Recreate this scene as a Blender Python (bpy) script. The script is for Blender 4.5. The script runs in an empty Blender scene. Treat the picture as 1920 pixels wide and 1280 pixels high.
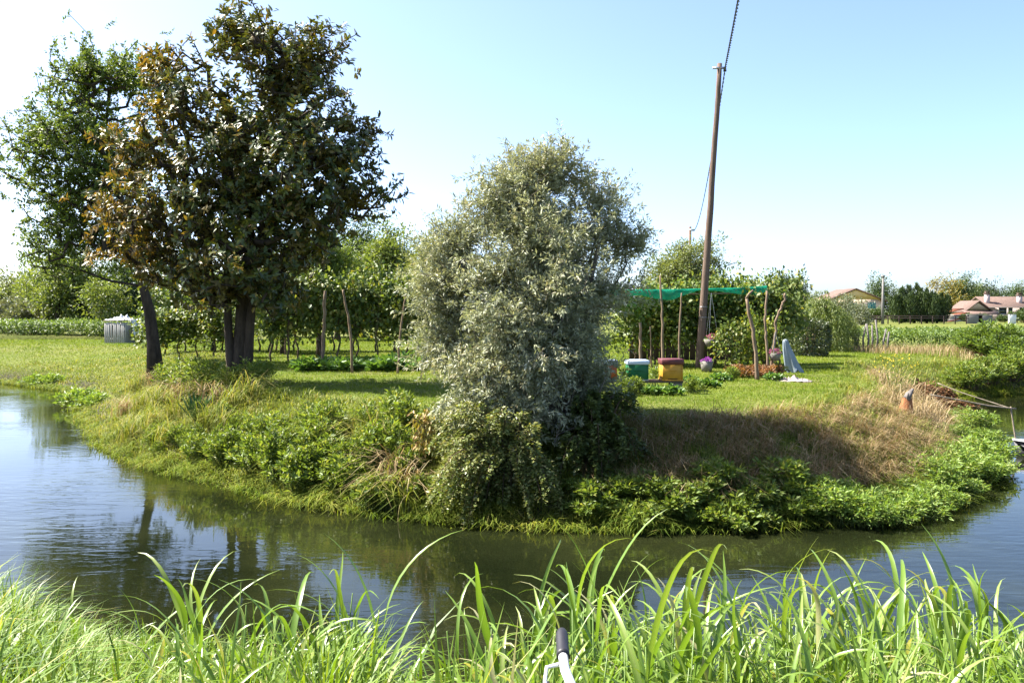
import bpy, math
import numpy as np
from mathutils import Vector, Matrix

R = math.radians
rng = np.random.default_rng(7)
scene = bpy.context.scene
COL = scene.collection

# ------------------------------------------------------------------ camera
F = 1600.0                      # focal length in photo pixels (1920 wide)
CAM = np.array([0.0, 0.0, 1.65])
PITCH = math.atan(55 / F)
cam_d = bpy.data.cameras.new('camera')
cam_d.lens = 36 * F / 1920
cam_d.sensor_width = 36
cam_d.clip_start = 0.05
cam_d.clip_end = 6000
cam = bpy.data.objects.new('camera', cam_d)
COL.objects.link(cam)
cam.location = CAM
cam.rotation_euler = (R(90) - PITCH, 0, 0)
scene.camera = cam
_fw = np.array([0, math.cos(PITCH), -math.sin(PITCH)])
_up = np.array([0, math.sin(PITCH), math.cos(PITCH)])


def at(px, py, Y):
    """world point at depth Y that the photo shows at pixel px, py"""
    d = _fw + np.array([1.0, 0, 0]) * (px - 960) / F + _up * (640 - py) / F
    return CAM + d * (Y / d[1])


# ------------------------------------------------------------------ light
SUN_AZ = R(-73)                 # from +Y, negative = to the left
SUN_EL = R(49)
S = Vector((math.sin(SUN_AZ) * math.cos(SUN_EL), math.cos(SUN_AZ) * math.cos(SUN_EL), math.sin(SUN_EL)))
world = bpy.data.worlds.new('World')
scene.world = world
world.use_nodes = True
wn = world.node_tree
sky = wn.nodes.new('ShaderNodeTexSky')
sky.sky_type = 'NISHITA'
sky.sun_disc = False
sky.sun_elevation = SUN_EL
sky.sun_rotation = SUN_AZ
sky.altitude = 0
sky.air_density = 0.6
sky.dust_density = 1.7
sky.ozone_density = 2.8
bgn = wn.nodes['Background']
bgn.inputs['Strength'].default_value = 0.106
wn.links.new(sky.outputs[0], bgn.inputs[0])
sun_d = bpy.data.lights.new('sun', 'SUN')
sun_d.energy = 5.0
sun_d.angle = R(0.53)
sun_d.color = (1.0, 0.95, 0.86)
sun = bpy.data.objects.new('sun', sun_d)
COL.objects.link(sun)
sun.rotation_euler = S.to_track_quat('Z', 'Y').to_euler()
scene.view_settings.view_transform = 'Standard'
scene.view_settings.look = 'None'
scene.view_settings.gamma = 1
scene.view_settings.exposure = 2.05
scene.cycles.max_bounces = 8
scene.cycles.transparent_max_bounces = 8
scene.cycles.caustics_reflective = False
scene.cycles.caustics_refractive = False


# ------------------------------------------------------------------ materials
def lin(c):
    return tuple(((v / 255) / 12.92 if v / 255 <= 0.04045 else ((v / 255 + 0.055) / 1.055) ** 2.4) for v in c) + (1,)


def new_mat(name):
    m = bpy.data.materials.new(name)
    m.use_nodes = True
    nt = m.node_tree
    nt.nodes.clear()
    out = nt.nodes.new('ShaderNodeOutputMaterial')
    return m, nt, out


def ramp(nt, cols, fac=None):
    r = nt.nodes.new('ShaderNodeValToRGB')
    e = r.color_ramp.elements
    while len(e) < len(cols):
        e.new(0.5)
    for i, c in enumerate(cols):
        e[i].position = i / (len(cols) - 1)
        e[i].color = tuple(c)[:3] + (1,)
    if fac is not None:
        nt.links.new(fac, r.inputs[0])
    return r


def foliage(name, cols, trans=0.35, rough=0.5, spec=0.4, back=None, tint=(1.25, 1.2, 0.5)):
    """leaf or blade: colour by the per-leaf attribute rnd, part of the light shines through"""
    m, nt, out = new_mat(name)
    a = nt.nodes.new('ShaderNodeAttribute')
    a.attribute_name = 'rnd'
    r = ramp(nt, cols, a.outputs['Fac'])
    col = r.outputs[0]
    if back is not None:
        g = nt.nodes.new('ShaderNodeNewGeometry')
        mx = nt.nodes.new('ShaderNodeMix')
        mx.data_type = 'RGBA'
        nt.links.new(g.outputs['Backfacing'], mx.inputs[0])
        nt.links.new(col, mx.inputs[6])
        mx.inputs[7].default_value = tuple(back)[:3] + (1,)
        col = mx.outputs[2]
    p = nt.nodes.new('ShaderNodeBsdfPrincipled')
    p.inputs['Roughness'].default_value = rough
    p.inputs['Specular IOR Level'].default_value = spec
    nt.links.new(col, p.inputs['Base Color'])
    if trans > 0:
        t = nt.nodes.new('ShaderNodeBsdfTranslucent')
        mul = nt.nodes.new('ShaderNodeMix')
        mul.data_type = 'RGBA'
        mul.blend_type = 'MULTIPLY'
        mul.inputs[0].default_value = 1
        nt.links.new(r.outputs[0], mul.inputs[6])
        mul.inputs[7].default_value = tuple(tint) + (1,)
        nt.links.new(mul.outputs[2], t.inputs[0])
        ms = nt.nodes.new('ShaderNodeMixShader')
        ms.inputs[0].default_value = trans
        nt.links.new(p.outputs[0], ms.inputs[1])
        nt.links.new(t.outputs[0], ms.inputs[2])
        nt.links.new(ms.outputs[0], out.inputs[0])
    else:
        nt.links.new(p.outputs[0], out.inputs[0])
    return m


def solid(name, c1, c2=None, scale=6.0, rough=0.7, spec=0.3, metal=0.0, stretch=(1, 1, 1), bump=0.0, detail=6.0):
    """paint, wood, stone: two tones mixed by object-space noise, optional fine relief"""
    m, nt, out = new_mat(name)
    p = nt.nodes.new('ShaderNodeBsdfPrincipled')
    p.inputs['Roughness'].default_value = rough
    p.inputs['Specular IOR Level'].default_value = spec
    p.inputs['Metallic'].default_value = metal
    if c2 is None:
        c2 = tuple(v * 0.75 for v in c1[:3])
    tc = nt.nodes.new('ShaderNodeTexCoord')
    mp = nt.nodes.new('ShaderNodeMapping')
    mp.inputs['Scale'].default_value = stretch
    nt.links.new(tc.outputs['Object'], mp.inputs[0])
    n = nt.nodes.new('ShaderNodeTexNoise')
    n.inputs['Scale'].default_value = scale
    n.inputs['Detail'].default_value = detail
    n.inputs['Roughness'].default_value = 0.65
    nt.links.new(mp.outputs[0], n.inputs['Vector'])
    r = ramp(nt, [c2, c1], n.outputs[0])
    r.color_ramp.elements[0].position = 0.3
    r.color_ramp.elements[1].position = 0.7
    nt.links.new(r.outputs[0], p.inputs['Base Color'])
    if bump:
        b = nt.nodes.new('ShaderNodeBump')
        b.inputs['Strength'].default_value = bump
        b.inputs['Distance'].default_value = 0.02
        nt.links.new(n.outputs[0], b.inputs['Height'])
        nt.links.new(b.outputs[0], p.inputs['Normal'])
    nt.links.new(p.outputs[0], out.inputs[0])
    return m


M = {}
M['magnolia'] = foliage('magnolia_leaf', [(0.036, 0.058, 0.017), (0.06, 0.088, 0.022), (0.105, 0.125, 0.028), (0.25, 0.165, 0.038)], 0.22, 0.4, 0.45, back=(0.14, 0.11, 0.034), tint=(1.4, 1.2, 0.4))
M['broadleaf'] = foliage('broad_leaf', [(0.07, 0.11, 0.024), (0.115, 0.165, 0.034), (0.175, 0.215, 0.048)], 0.38, 0.48, 0.3)
M['olive'] = foliage('olive_leaf', [(0.165, 0.185, 0.095), (0.23, 0.25, 0.135), (0.31, 0.325, 0.19), (0.33, 0.285, 0.17)], 0.28, 0.48, 0.4, back=(0.42, 0.43, 0.32), tint=(1.15, 1.1, 0.65))
M['privet'] = foliage('privet_leaf', [(0.10, 0.135, 0.033), (0.16, 0.20, 0.052), (0.23, 0.25, 0.085), (0.26, 0.22, 0.085)], 0.3, 0.4, 0.5)
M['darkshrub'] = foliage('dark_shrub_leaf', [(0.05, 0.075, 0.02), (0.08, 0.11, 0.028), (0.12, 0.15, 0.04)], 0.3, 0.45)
M['nettle'] = foliage('nettle_leaf', [(0.075, 0.125, 0.022), (0.12, 0.18, 0.03), (0.18, 0.24, 0.046), (0.25, 0.26, 0.07)], 0.38, 0.5, 0.3)
M['lush'] = foliage('lush_weed_leaf', [(0.09, 0.16, 0.026), (0.14, 0.225, 0.033), (0.21, 0.30, 0.055), (0.27, 0.30, 0.08)], 0.36)
M['vine'] = foliage('vine_leaf', [(0.06, 0.10, 0.02), (0.11, 0.16, 0.028), (0.17, 0.21, 0.035), (0.27, 0.23, 0.045)], 0.42)
M['yellowvine'] = foliage('yellow_vine_leaf', [(0.20, 0.19, 0.03), (0.32, 0.25, 0.05), (0.34, 0.20, 0.05)], 0.35)
M['willow'] = foliage('willow_leaf', [(0.10, 0.15, 0.035), (0.15, 0.19, 0.045), (0.20, 0.23, 0.06)], 0.4)
M['greyshrub'] = foliage('grey_shrub_leaf', [(0.11, 0.14, 0.07), (0.15, 0.17, 0.095), (0.18, 0.18, 0.12)], 0.25)
M['fartree'] = foliage('far_tree_leaf', [(0.045, 0.08, 0.022), (0.07, 0.11, 0.03), (0.10, 0.13, 0.035)], 0.25)
M['farolive'] = foliage('far_pale_leaf', [(0.12, 0.15, 0.05), (0.165, 0.195, 0.065), (0.21, 0.225, 0.085)], 0.3)
M['faryellow'] = foliage('far_yellow_leaf', [(0.13, 0.13, 0.025), (0.22, 0.18, 0.03), (0.30, 0.22, 0.03)], 0.25)
M['conifer'] = foliage('conifer_leaf', [(0.03, 0.05, 0.016), (0.05, 0.08, 0.022), (0.085, 0.115, 0.03)], 0.15, 0.6)
M['laurel'] = foliage('hedge_leaf', [(0.035, 0.055, 0.018), (0.06, 0.085, 0.025), (0.10, 0.11, 0.04)], 0.2, 0.35, 0.5)
M['soy'] = foliage('crop_leaf', [(0.075, 0.12, 0.025), (0.11, 0.17, 0.033), (0.16, 0.22, 0.05)], 0.38)
M['brownbush'] = foliage('dead_brown_leaf', [(0.06, 0.03, 0.018), (0.12, 0.055, 0.03), (0.19, 0.10, 0.055)], 0.15, 0.8, 0.1)
M['lawn'] = foliage('lawn_grass', [(0.075, 0.13, 0.012), (0.115, 0.168, 0.014), (0.155, 0.195, 0.018), (0.20, 0.20, 0.035)], 0.38, 0.6, 0.12, tint=(1.2, 1.2, 0.4))
M['bankgrass'] = foliage('bank_grass', [(0.085, 0.135, 0.018), (0.15, 0.195, 0.026), (0.235, 0.24, 0.045), (0.35, 0.29, 0.12)], 0.36, 0.55, 0.18)
M['drygrass'] = foliage('dry_grass', [(0.15, 0.14, 0.05), (0.25, 0.18, 0.085), (0.32, 0.23, 0.12), (0.40, 0.32, 0.19)], 0.25, 0.6, 0.2, tint=(1.15, 1.0, 0.7))
M['reed'] = foliage('tall_grass_leaf', [(0.08, 0.155, 0.02), (0.13, 0.22, 0.03), (0.19, 0.27, 0.045), (0.36, 0.33, 0.17)], 0.38, 0.34, 0.55, tint=(1.1, 1.1, 0.4))
M['finegrass'] = foliage('fine_grass', [(0.08, 0.15, 0.018), (0.13, 0.22, 0.026), (0.18, 0.265, 0.036), (0.36, 0.33, 0.13)], 0.42, 0.45, 0.3, tint=(1.2, 1.1, 0.3))
M['yucca'] = foliage('yucca_leaf', [(0.025, 0.075, 0.03), (0.04, 0.105, 0.04), (0.06, 0.13, 0.05)], 0.1, 0.4, 0.5)
M['garden'] = foliage('garden_leaf', [(0.06, 0.13, 0.025), (0.10, 0.19, 0.035), (0.16, 0.26, 0.055)], 0.35)
M['redplant'] = foliage('reddish_leaf', [(0.11, 0.10, 0.03), (0.22, 0.10, 0.045), (0.30, 0.15, 0.07)], 0.3)
M['pinkflower'] = foliage('pink_petal', [(0.5, 0.10, 0.20), (0.65, 0.25, 0.34), (0.75, 0.45, 0.5)], 0.3, 0.6, 0.2, tint=(1, .8, .8))
M['purpleflower'] = foliage('purple_petal', [(0.32, 0.05, 0.36), (0.45, 0.10, 0.45), (0.65, 0.4, 0.62)], 0.3, 0.6, 0.2, tint=(1, .8, 1))
M['yellowflower'] = foliage('yellow_petal', [(0.65, 0.5, 0.04), (0.75, 0.62, 0.08)], 0.3, 0.6, 0.2, tint=(1, 1, .7))
M['bark'] = solid('bark', (0.085, 0.064, 0.046), (0.026, 0.02, 0.015), 9, 0.9, 0.1, stretch=(1, 1, 0.25), bump=0.9)
M['olivebark'] = solid('olive_bark', (0.19, 0.165, 0.13), (0.08, 0.065, 0.05), 14, 0.9, 0.1, stretch=(1, 1, 0.3), bump=0.8)
M['stem'] = solid('green_stem', (0.13, 0.17, 0.05), (0.09, 0.11, 0.03), 12, 0.7, 0.2)
M['vinestem'] = solid('vine_wood', (0.14, 0.10, 0.065), (0.06, 0.045, 0.03), 16, 0.9, 0.1, bump=0.6)
M['stake'] = solid('weathered_stake', (0.26, 0.19, 0.13), (0.11, 0.075, 0.05), 7, 0.85, 0.15, stretch=(3, 3, 0.5), bump=0.6)
M['polewood'] = solid('pole_wood', (0.20, 0.14, 0.105), (0.075, 0.05, 0.038), 6, 0.85, 0.15, stretch=(6, 6, 0.22), bump=0.9)
M['greywood'] = solid('grey_plank', (0.46, 0.44, 0.41), (0.20, 0.19, 0.175), 6, 0.85, 0.15, stretch=(5, 5, 0.4), bump=0.6)
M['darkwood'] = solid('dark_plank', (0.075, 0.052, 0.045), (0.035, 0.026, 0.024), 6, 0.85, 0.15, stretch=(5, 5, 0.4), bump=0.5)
M['driftwood'] = solid('driftwood', (0.30, 0.25, 0.185), (0.15, 0.12, 0.09), 9, 0.85, 0.15, bump=0.5)
M['picket'] = solid('grey_picket', (0.20, 0.18, 0.165), (0.09, 0.08, 0.075), 8, 0.9, 0.1, bump=0.5)
M['board'] = solid('stand_board', (0.13, 0.10, 0.07), (0.06, 0.048, 0.036), 8, 0.85, 0.15, stretch=(0.5, 4, 4), bump=0.4)
M['concrete'] = solid('concrete', (0.22, 0.21, 0.195), (0.14, 0.13, 0.12), 12, 0.9, 0.1, bump=0.3)
M['cable'] = solid('cable_sheath', (0.03, 0.03, 0.034), (0.018, 0.018, 0.02), 20, 0.5, 0.4)
M['steel'] = solid('galvanised_steel', (0.45, 0.46, 0.48), (0.30, 0.31, 0.33), 14, 0.4, 0.5, 0.8)


# ------------------------------------------------------------------ mesh helpers
class MB:
    def __init__(self):
        self.V, self.T, self.Q, self.Rn, self.n = [], [], [], [], 0

    def add(self, V, T=None, Q=None, r=0.5):
        V = np.asarray(V, dtype=np.float32).reshape(-1, 3)
        if T is not None and len(T):
            self.T.append(np.asarray(T, dtype=np.int32).reshape(-1, 3) + self.n)
        if Q is not None and len(Q):
            self.Q.append(np.asarray(Q, dtype=np.int32).reshape(-1, 4) + self.n)
        self.V.append(V)
        self.Rn.append(np.broadcast_to(np.asarray(r, dtype=np.float32), (len(V),)))
        self.n += len(V)
        return self

    def mesh(self, name, mat=None, smooth=False):
        me = bpy.data.meshes.new(name)
        V = np.concatenate(self.V)
        T = np.concatenate(self.T) if self.T else np.zeros((0, 3), np.int32)
        Q = np.concatenate(self.Q) if self.Q else np.zeros((0, 4), np.int32)
        me.vertices.add(len(V))
        me.vertices.foreach_set('co', V.ravel())
        nl = T.size + Q.size
        me.loops.add(nl)
        me.loops.foreach_set('vertex_index', np.concatenate([T.ravel(), Q.ravel()]))
        npoly = len(T) + len(Q)
        me.polygons.add(npoly)
        st = np.concatenate([np.arange(len(T)) * 3, T.size + np.arange(len(Q)) * 4]).astype(np.int32)
        me.polygons.foreach_set('loop_start', st)
        if smooth:
            me.polygons.foreach_set('use_smooth', np.ones(npoly, dtype=bool))
        at_ = me.attributes.new('rnd', 'FLOAT', 'POINT')
        at_.data.foreach_set('value', np.concatenate(self.Rn).astype(np.float32))
        me.update(calc_edges=True)
        me.validate(verbose=False)
        if mat is not None:
            me.materials.append(M[mat] if isinstance(mat, str) else mat)
        return me


def link(name, data, parent=None, loc=(0, 0, 0), rot=(0, 0, 0), scale=None):
    o = bpy.data.objects.new(name, data)
    COL.objects.link(o)
    o.location = loc
    o.rotation_euler = rot
    if scale is not None:
        o.scale = (scale,) * 3 if np.isscalar(scale) else scale
    if parent is not None:
        o.parent = parent
    return o


def tag(o, label=None, cat=None, group=None, kind=None):
    if label:
        o['label'] = label
    if cat:
        o['category'] = cat
    if group:
        o['group'] = group
    if kind:
        o['kind'] = kind
    return o


def thing(name, label, cat, loc=(0, 0, 0), rotz=0.0, group=None):
    return tag(link(name, None, None, tuple(float(v) for v in loc), (0, 0, rotz)), label, cat, group)


def copy_tree(o, parent=None):
    c = o.copy()
    COL.objects.link(c)
    if parent is not None:
        c.parent = parent
    for ch in o.children:
        copy_tree(ch, c)
    return c


def unit(v):
    v = np.asarray(v, float)
    return v / np.maximum(np.linalg.norm(v, axis=-1, keepdims=True), 1e-9)


def rand_dirs(n, g=rng):
    return unit(g.normal(size=(n, 3)))


def leaves(mb, P, D, N, L, W, r, shape=2, fold=0.12, droop=0.1):
    """flat leaves: base P, direction D, normal about N. shape 2 = diamond (2 tris), 4 = pointed oval folded on its midrib"""
    n = len(P)
    D = unit(D)
    Sd = unit(np.cross(D, N))
    N = np.cross(Sd, D)
    L = np.broadcast_to(np.asarray(L, float), (n,))[:, None]
    W = np.broadcast_to(np.asarray(W, float), (n,))[:, None]
    idx = np.arange(n)
    r = np.broadcast_to(np.asarray(r, float), (n,))
    if shape == 2:
        a = P + D * L * 0.45 + Sd * W * 0.5 + N * W * fold
        b = P + D * L * 0.45 - Sd * W * 0.5 + N * W * fold
        t = P + D * L - N * L * droop
        V = np.stack([P, a, t, b], 1).reshape(-1, 3)
        k = idx[:, None] * 4
        T = np.concatenate([k + np.array([[0, 1, 2]]), k + np.array([[0, 2, 3]])])
        mb.add(V, T=T, r=np.repeat(r, 4))
    else:
        m1 = P + D * L * 0.28 + Sd * W * 0.42 + N * W * fold
        m2 = P + D * L * 0.66 + Sd * W * 0.44 + N * (W * fold - L * droop * 0.4)
        n1 = P + D * L * 0.28 - Sd * W * 0.42 + N * W * fold
        n2 = P + D * L * 0.66 - Sd * W * 0.44 + N * (W * fold - L * droop * 0.4)
        t = P + D * L - N * L * droop
        V = np.stack([P, m1, m2, t, n2, n1], 1).reshape(-1, 3)
        k = idx[:, None] * 6
        Q = np.concatenate([k + np.array([[0, 1, 2, 3]]), k + np.array([[0, 3, 4, 5]])])
        mb.add(V, Q=Q, r=np.repeat(r, 6))


def blades(mb, P, az, H, W, bend, r, seg=2):
    """grass blades: rooted at P, H tall, leaning over by bend towards azimuth az"""
    n = len(P)
    hd = np.stack([np.cos(az), np.sin(az), np.zeros(n)], 1)
    sd = np.stack([-np.sin(az), np.cos(az), np.zeros(n)], 1)
    H = np.broadcast_to(np.asarray(H, float), (n,))[:, None]
    W = np.broadcast_to(np.asarray(W, float), (n,))[:, None]
    B = np.broadcast_to(np.asarray(bend, float), (n,))[:, None]
    rows = []
    for i in range(seg):
        t = i / seg
        th = B * (0.25 * t + 0.9 * t * t)
        c = P + hd * H * (th * t * 0.75) + np.array([0, 0, 1.0]) * H * (t * (1 - 0.35 * np.minimum(th, 1.5)))
        w = W * (1 - 0.55 * t) * 0.5
        rows += [c - sd * w, c + sd * w]
    th = B * 1.15
    rows.append(P + hd * H * (th * 0.75) + np.array([0, 0, 1.0]) * H * (1 - 0.45 * np.minimum(th, 1.8)))
    V = np.stack(rows, 1).reshape(-1, 3)
    m = 2 * seg + 1
    k = np.arange(n)[:, None] * m
    Q = [k + np.array([[2 * i, 2 * i + 1, 2 * i + 3, 2 * i + 2]]) for i in range(seg - 1)]
    T = k + np.array([[m - 3, m - 2, m - 1]])
    mb.add(V, T=T, Q=np.concatenate(Q) if Q else None, r=np.repeat(np.broadcast_to(r, (n,)), m))


def tube(mb, pts, rad, sides=8, r=0.5, cap=True, wob=0.0, g=rng):
    pts = np.asarray(pts, float)
    n = len(pts)
    rad = np.broadcast_to(np.asarray(rad, float), (n,))
    tan = unit(np.gradient(pts, axis=0))
    ref = np.array([1.0, 0, 0]) if abs(tan[0][0]) < 0.8 else np.array([0, 1.0, 0])
    V = []
    prev = None
    for i in range(n):
        a = ref if prev is None else prev
        u = unit(a - tan[i] * np.dot(a, tan[i]))
        prev = u
        v = np.cross(tan[i], u)
        ang = np.arange(sides) * 2 * math.pi / sides
        rr = rad[i] * (1 + wob * g.normal(size=sides))
        V.append(pts[i] + (np.cos(ang) * rr)[:, None] * u + (np.sin(ang) * rr)[:, None] * v)
    V = np.concatenate(V)
    Q = []
    for i in range(n - 1):
        for j in range(sides):
            j2 = (j + 1) % sides
            Q.append([i * sides + j, i * sides + j2, (i + 1) * sides + j2, (i + 1) * sides + j])
    T = []
    if cap:
        V = np.concatenate([V, pts[:1], pts[-1:]])
        b, t = n * sides, n * sides + 1
        for j in range(sides):
            j2 = (j + 1) % sides
            T.append([b, j2, j])
            T.append([t, (n - 1) * sides + j, (n - 1) * sides + j2])
    mb.add(V, T=T, Q=Q, r=r)
    return mb


def box(mb, lo, hi, r=0.5, bev=0.0):
    lo, hi = np.array(lo, float), np.array(hi, float)
    if bev <= 0:
        V = [[(lo, hi)[i][0], (lo, hi)[j][1], (lo, hi)[k][2]] for i in (0, 1) for j in (0, 1) for k in (0, 1)]
        Q = [[0, 1, 3, 2], [4, 6, 7, 5], [0, 4, 5, 1], [2, 3, 7, 6], [0, 2, 6, 4], [1, 5, 7, 3]]
        mb.add(V, Q=Q, r=r)
        return mb
    c, h = (lo + hi) / 2, (hi - lo) / 2
    V, ids = [], {}
    for ax in range(3):
        for s in (-1, 1):
            for a in (-1, 1):
                for b in (-1, 1):
                    p = np.zeros(3)
                    o1, o2 = (ax + 1) % 3, (ax + 2) % 3
                    p[ax] = s * h[ax]
                    p[o1] = a * (h[o1] - bev)
                    p[o2] = b * (h[o2] - bev)
                    sg = [0, 0, 0]
                    sg[ax], sg[o1], sg[o2] = s, a, b
                    ids[(ax, tuple(sg))] = len(V)
                    V.append(c + p)
    Q, T = [], []

    def oq(q):
        P_ = [V[i] for i in q]
        nrm = np.cross(P_[1] - P_[0], P_[2] - P_[0])
        return q if np.dot(nrm, sum(P_) / len(P_) - c) > 0 else q[::-1]
    for ax in range(3):
        o1, o2 = (ax + 1) % 3, (ax + 2) % 3
        for s in (-1, 1):
            q = []
            for a, b in ((-1, -1), (1, -1), (1, 1), (-1, 1)):
                sg = [0, 0, 0]
                sg[ax], sg[o1], sg[o2] = s, a, b
                q.append(ids[(ax, tuple(sg))])
            Q.append(oq(q))
        for a in (-1, 1):
            for b in (-1, 1):
                q = []
                for (axx, e) in ((o1, -1), (o1, 1), (o2, 1), (o2, -1)):
                    sg = [0, 0, 0]
                    sg[ax], sg[o1], sg[o2] = e, a, b
                    q.append(ids[(axx, tuple(sg))])
                Q.append(oq(q))
    for s1 in (-1, 1):
        for s2 in (-1, 1):
            for s3 in (-1, 1):
                T.append(oq([ids[(k, (s1, s2, s3))] for k in range(3)]))
    mb.add(V, T=T, Q=Q, r=r)
    return mb


def part(name, mb, mat, parent, smooth=False, label=None):
    o = link(name, mb.mesh(name, mat, smooth), parent)
    if label:
        o['label'] = label
    return o


def sn(x, y, s=1.0, ph=0.0):
    """cheap smooth noise, about -1..1"""
    x, y = np.asarray(x) * s, np.asarray(y) * s
    return (np.sin(x * 1.7 + y * 0.9 + ph) + np.sin(x * -0.8 + y * 2.1 + 1.3 + ph) + np.sin(x * 3.1 - y * 1.9 + 4.1 + ph * 2)
            + np.sin(x * 2.3 + y * 3.7 + 2.2)) / 4


# ------------------------------------------------------------------ land and water
WATER = -1.25
far_coast = np.array([(-400, 90), (-120, 58), (-60, 45), (-34, 38.5), (-20.9, 34.9), (-16, 30.9), (-12.3, 24.2), (-8.9, 18.4), (-6.6, 15.7),
                      (-4.9, 14.4), (-3.3, 12.9), (-2, 12.25), (-0.9, 11.8), (0.3, 11.4), (1.7, 11.3), (3.1, 11.4), (4.4, 11.8),
                      (5.6, 12.2), (6.8, 13.1), (8.4, 15.2), (10.6, 19.7), (12.0, 24.0), (13.2, 27.0), (16.2, 29.4), (19.5, 31),
                      (32, 36), (60, 44), (120, 56), (400, 90)], float)
near_coast = np.array([(-400, 60), (-40, 17), (-12, 10.5), (-6, 8.0), (-3.2, 6.2), (-1.2, 5.0), (0.4, 4.6), (3, 5.0), (6, 5.6), (12, 6.5),
                       (40, 10), (400, 50)], float)


def coast_y(c, x):
    return np.interp(x, c[:, 0], c[:, 1])


def seg_dist(c, x, y):
    d = np.full(np.shape(x), 1e9)
    for (x0, y0), (x1, y1) in zip(c[:-1], c[1:]):
        dx, dy = x1 - x0, y1 - y0
        t = np.clip(((x - x0) * dx + (y - y0) * dy) / (dx * dx + dy * dy), 0, 1)
        d = np.minimum(d, np.hypot(x - x0 - t * dx, y - y0 - t * dy))
    return d


def far_d(x, y):
    """distance inland from the far shore (negative over water)"""
    x, y = np.asarray(x, float), np.asarray(y, float)
    s = np.where(y > coast_y(far_coast, x), 1.0, -1.0)
    return s * seg_dist(far_coast, x, y)


def zg(x, y):
    x, y = np.asarray(x, float), np.asarray(y, float)
    df = far_d(x, y)
    dn = np.where(y < coast_y(near_coast, x), 1.0, -1.0) * seg_dist(near_coast, x, y)
    w = 2.7 + 6.0 * np.clip((-x - 8) / 10, 0, 1) + 2.5 * np.clip((x - 13) / 6, 0, 1)
    t = np.clip(df / w, 0, 1)
    zf = WATER + (-WATER) * (1 - (1 - t) ** 1.7)
    tn = np.clip(dn / 3.0, 0, 1)
    zn = WATER + (-WATER) * (1 - (1 - tn) ** 1.7)
    zw = WATER - 0.9 * np.clip(np.minimum(-df, -dn) / 2.0, 0, 1)
    z = np.where(df > 0, zf, np.where(dn > 0, zn, zw))
    z = z + np.where(df > 0.3, 0.035 * sn(x, y, 0.8), 0) * np.clip(df, 0, 1)
    return z


def nonuni(lo, hi, step, far):
    a = list(np.arange(lo, hi + 1e-6, step))
    s, v = step, hi
    while v < far:
        s *= 1.25
        v += s
        a.append(v)
    s, v = step, lo
    b = []
    while v > -far:
        s *= 1.25
        v -= s
        b.append(v)
    return np.array(b[::-1] + a)


gx = nonuni(-24, 22, 0.25, 3000)
gy = nonuni(-2, 40, 0.25, 3000)
GX, GY = np.meshgrid(gx, gy)
GZ = zg(GX, GY)
nx, ny = len(gx), len(gy)


def zi(x, y):
    """height of the ground sheet itself"""
    x, y = np.asarray(x, float), np.asarray(y, float)
    i = np.clip(np.searchsorted(gx, x) - 1, 0, nx - 2)
    j = np.clip(np.searchsorted(gy, y) - 1, 0, ny - 2)
    fx = (x - gx[i]) / (gx[i + 1] - gx[i])
    fy = (y - gy[j]) / (gy[j + 1] - gy[j])
    return (GZ[j, i] * (1 - fx) + GZ[j, i + 1] * fx) * (1 - fy) + (GZ[j + 1, i] * (1 - fx) + GZ[j + 1, i + 1] * fx) * fy


ii = (np.arange(ny - 1)[:, None] * nx + np.arange(nx - 1)[None, :]).ravel()
mb = MB().add(np.stack([GX.ravel(), GY.ravel(), GZ.ravel()], 1), Q=np.stack([ii, ii + 1, ii + nx + 1, ii + nx], 1))
m, nt, out = new_mat('ground_soil_and_turf')
p = nt.nodes.new('ShaderNodeBsdfPrincipled')
p.inputs['Roughness'].default_value = 0.95
p.inputs['Specular IOR Level'].default_value = 0.1
tc = nt.nodes.new('ShaderNodeTexCoord')
n1 = nt.nodes.new('ShaderNodeTexNoise')
n1.inputs['Scale'].default_value = 0.35
n1.inputs['Detail'].default_value = 8
n2 = nt.nodes.new('ShaderNodeTexNoise')
n2.inputs['Scale'].default_value = 9
n2.inputs['Detail'].default_value = 8
nt.links.new(tc.outputs['Object'], n1.inputs['Vector'])
nt.links.new(tc.outputs['Object'], n2.inputs['Vector'])
r1 = ramp(nt, [(0.08, 0.12, 0.02), (0.115, 0.145, 0.025), (0.15, 0.155, 0.04), (0.14, 0.115, 0.06)], n1.outputs[0])
r1.color_ramp.elements[0].position = 0.3
r1.color_ramp.elements[3].position = 0.78
r2 = ramp(nt, [(0.35, 0.35, 0.33), (1, 1, 1)], n2.outputs[0])
r2.color_ramp.elements[0].position = 0.35
r2.color_ramp.elements[1].position = 0.6
mu = nt.nodes.new('ShaderNodeMix')
mu.data_type = 'RGBA'
mu.blend_type = 'MULTIPLY'
mu.inputs[0].default_value = 0.8
nt.links.new(r1.outputs[0], mu.inputs[6])
nt.links.new(r2.outputs[0], mu.inputs[7])
sx_ = nt.nodes.new('ShaderNodeSeparateXYZ')
nt.links.new(tc.outputs['Object'], sx_.inputs[0])
mr = nt.nodes.new('ShaderNodeMapRange')
mr.inputs[1].default_value = -0.75
mr.inputs[2].default_value = -1.05
nt.links.new(sx_.outputs[2], mr.inputs[0])
mud = nt.nodes.new('ShaderNodeMix')
mud.data_type = 'RGBA'
nt.links.new(mr.outputs[0], mud.inputs[0])
nt.links.new(mu.outputs[2], mud.inputs[6])
mud.inputs[7].default_value = (0.035, 0.032, 0.018, 1)
nt.links.new(mud.outputs[2], p.inputs['Base Color'])
bp = nt.nodes.new('ShaderNodeBump')
bp.inputs['Strength'].default_value = 0.8
bp.inputs['Distance'].default_value = 0.05
nt.links.new(n2.outputs[0], bp.inputs['Height'])
nt.links.new(bp.outputs[0], p.inputs['Normal'])
nt.links.new(p.outputs[0], out.inputs[0])
tag(link('ground', mb.mesh('ground', m, True)), kind='structure')

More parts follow.
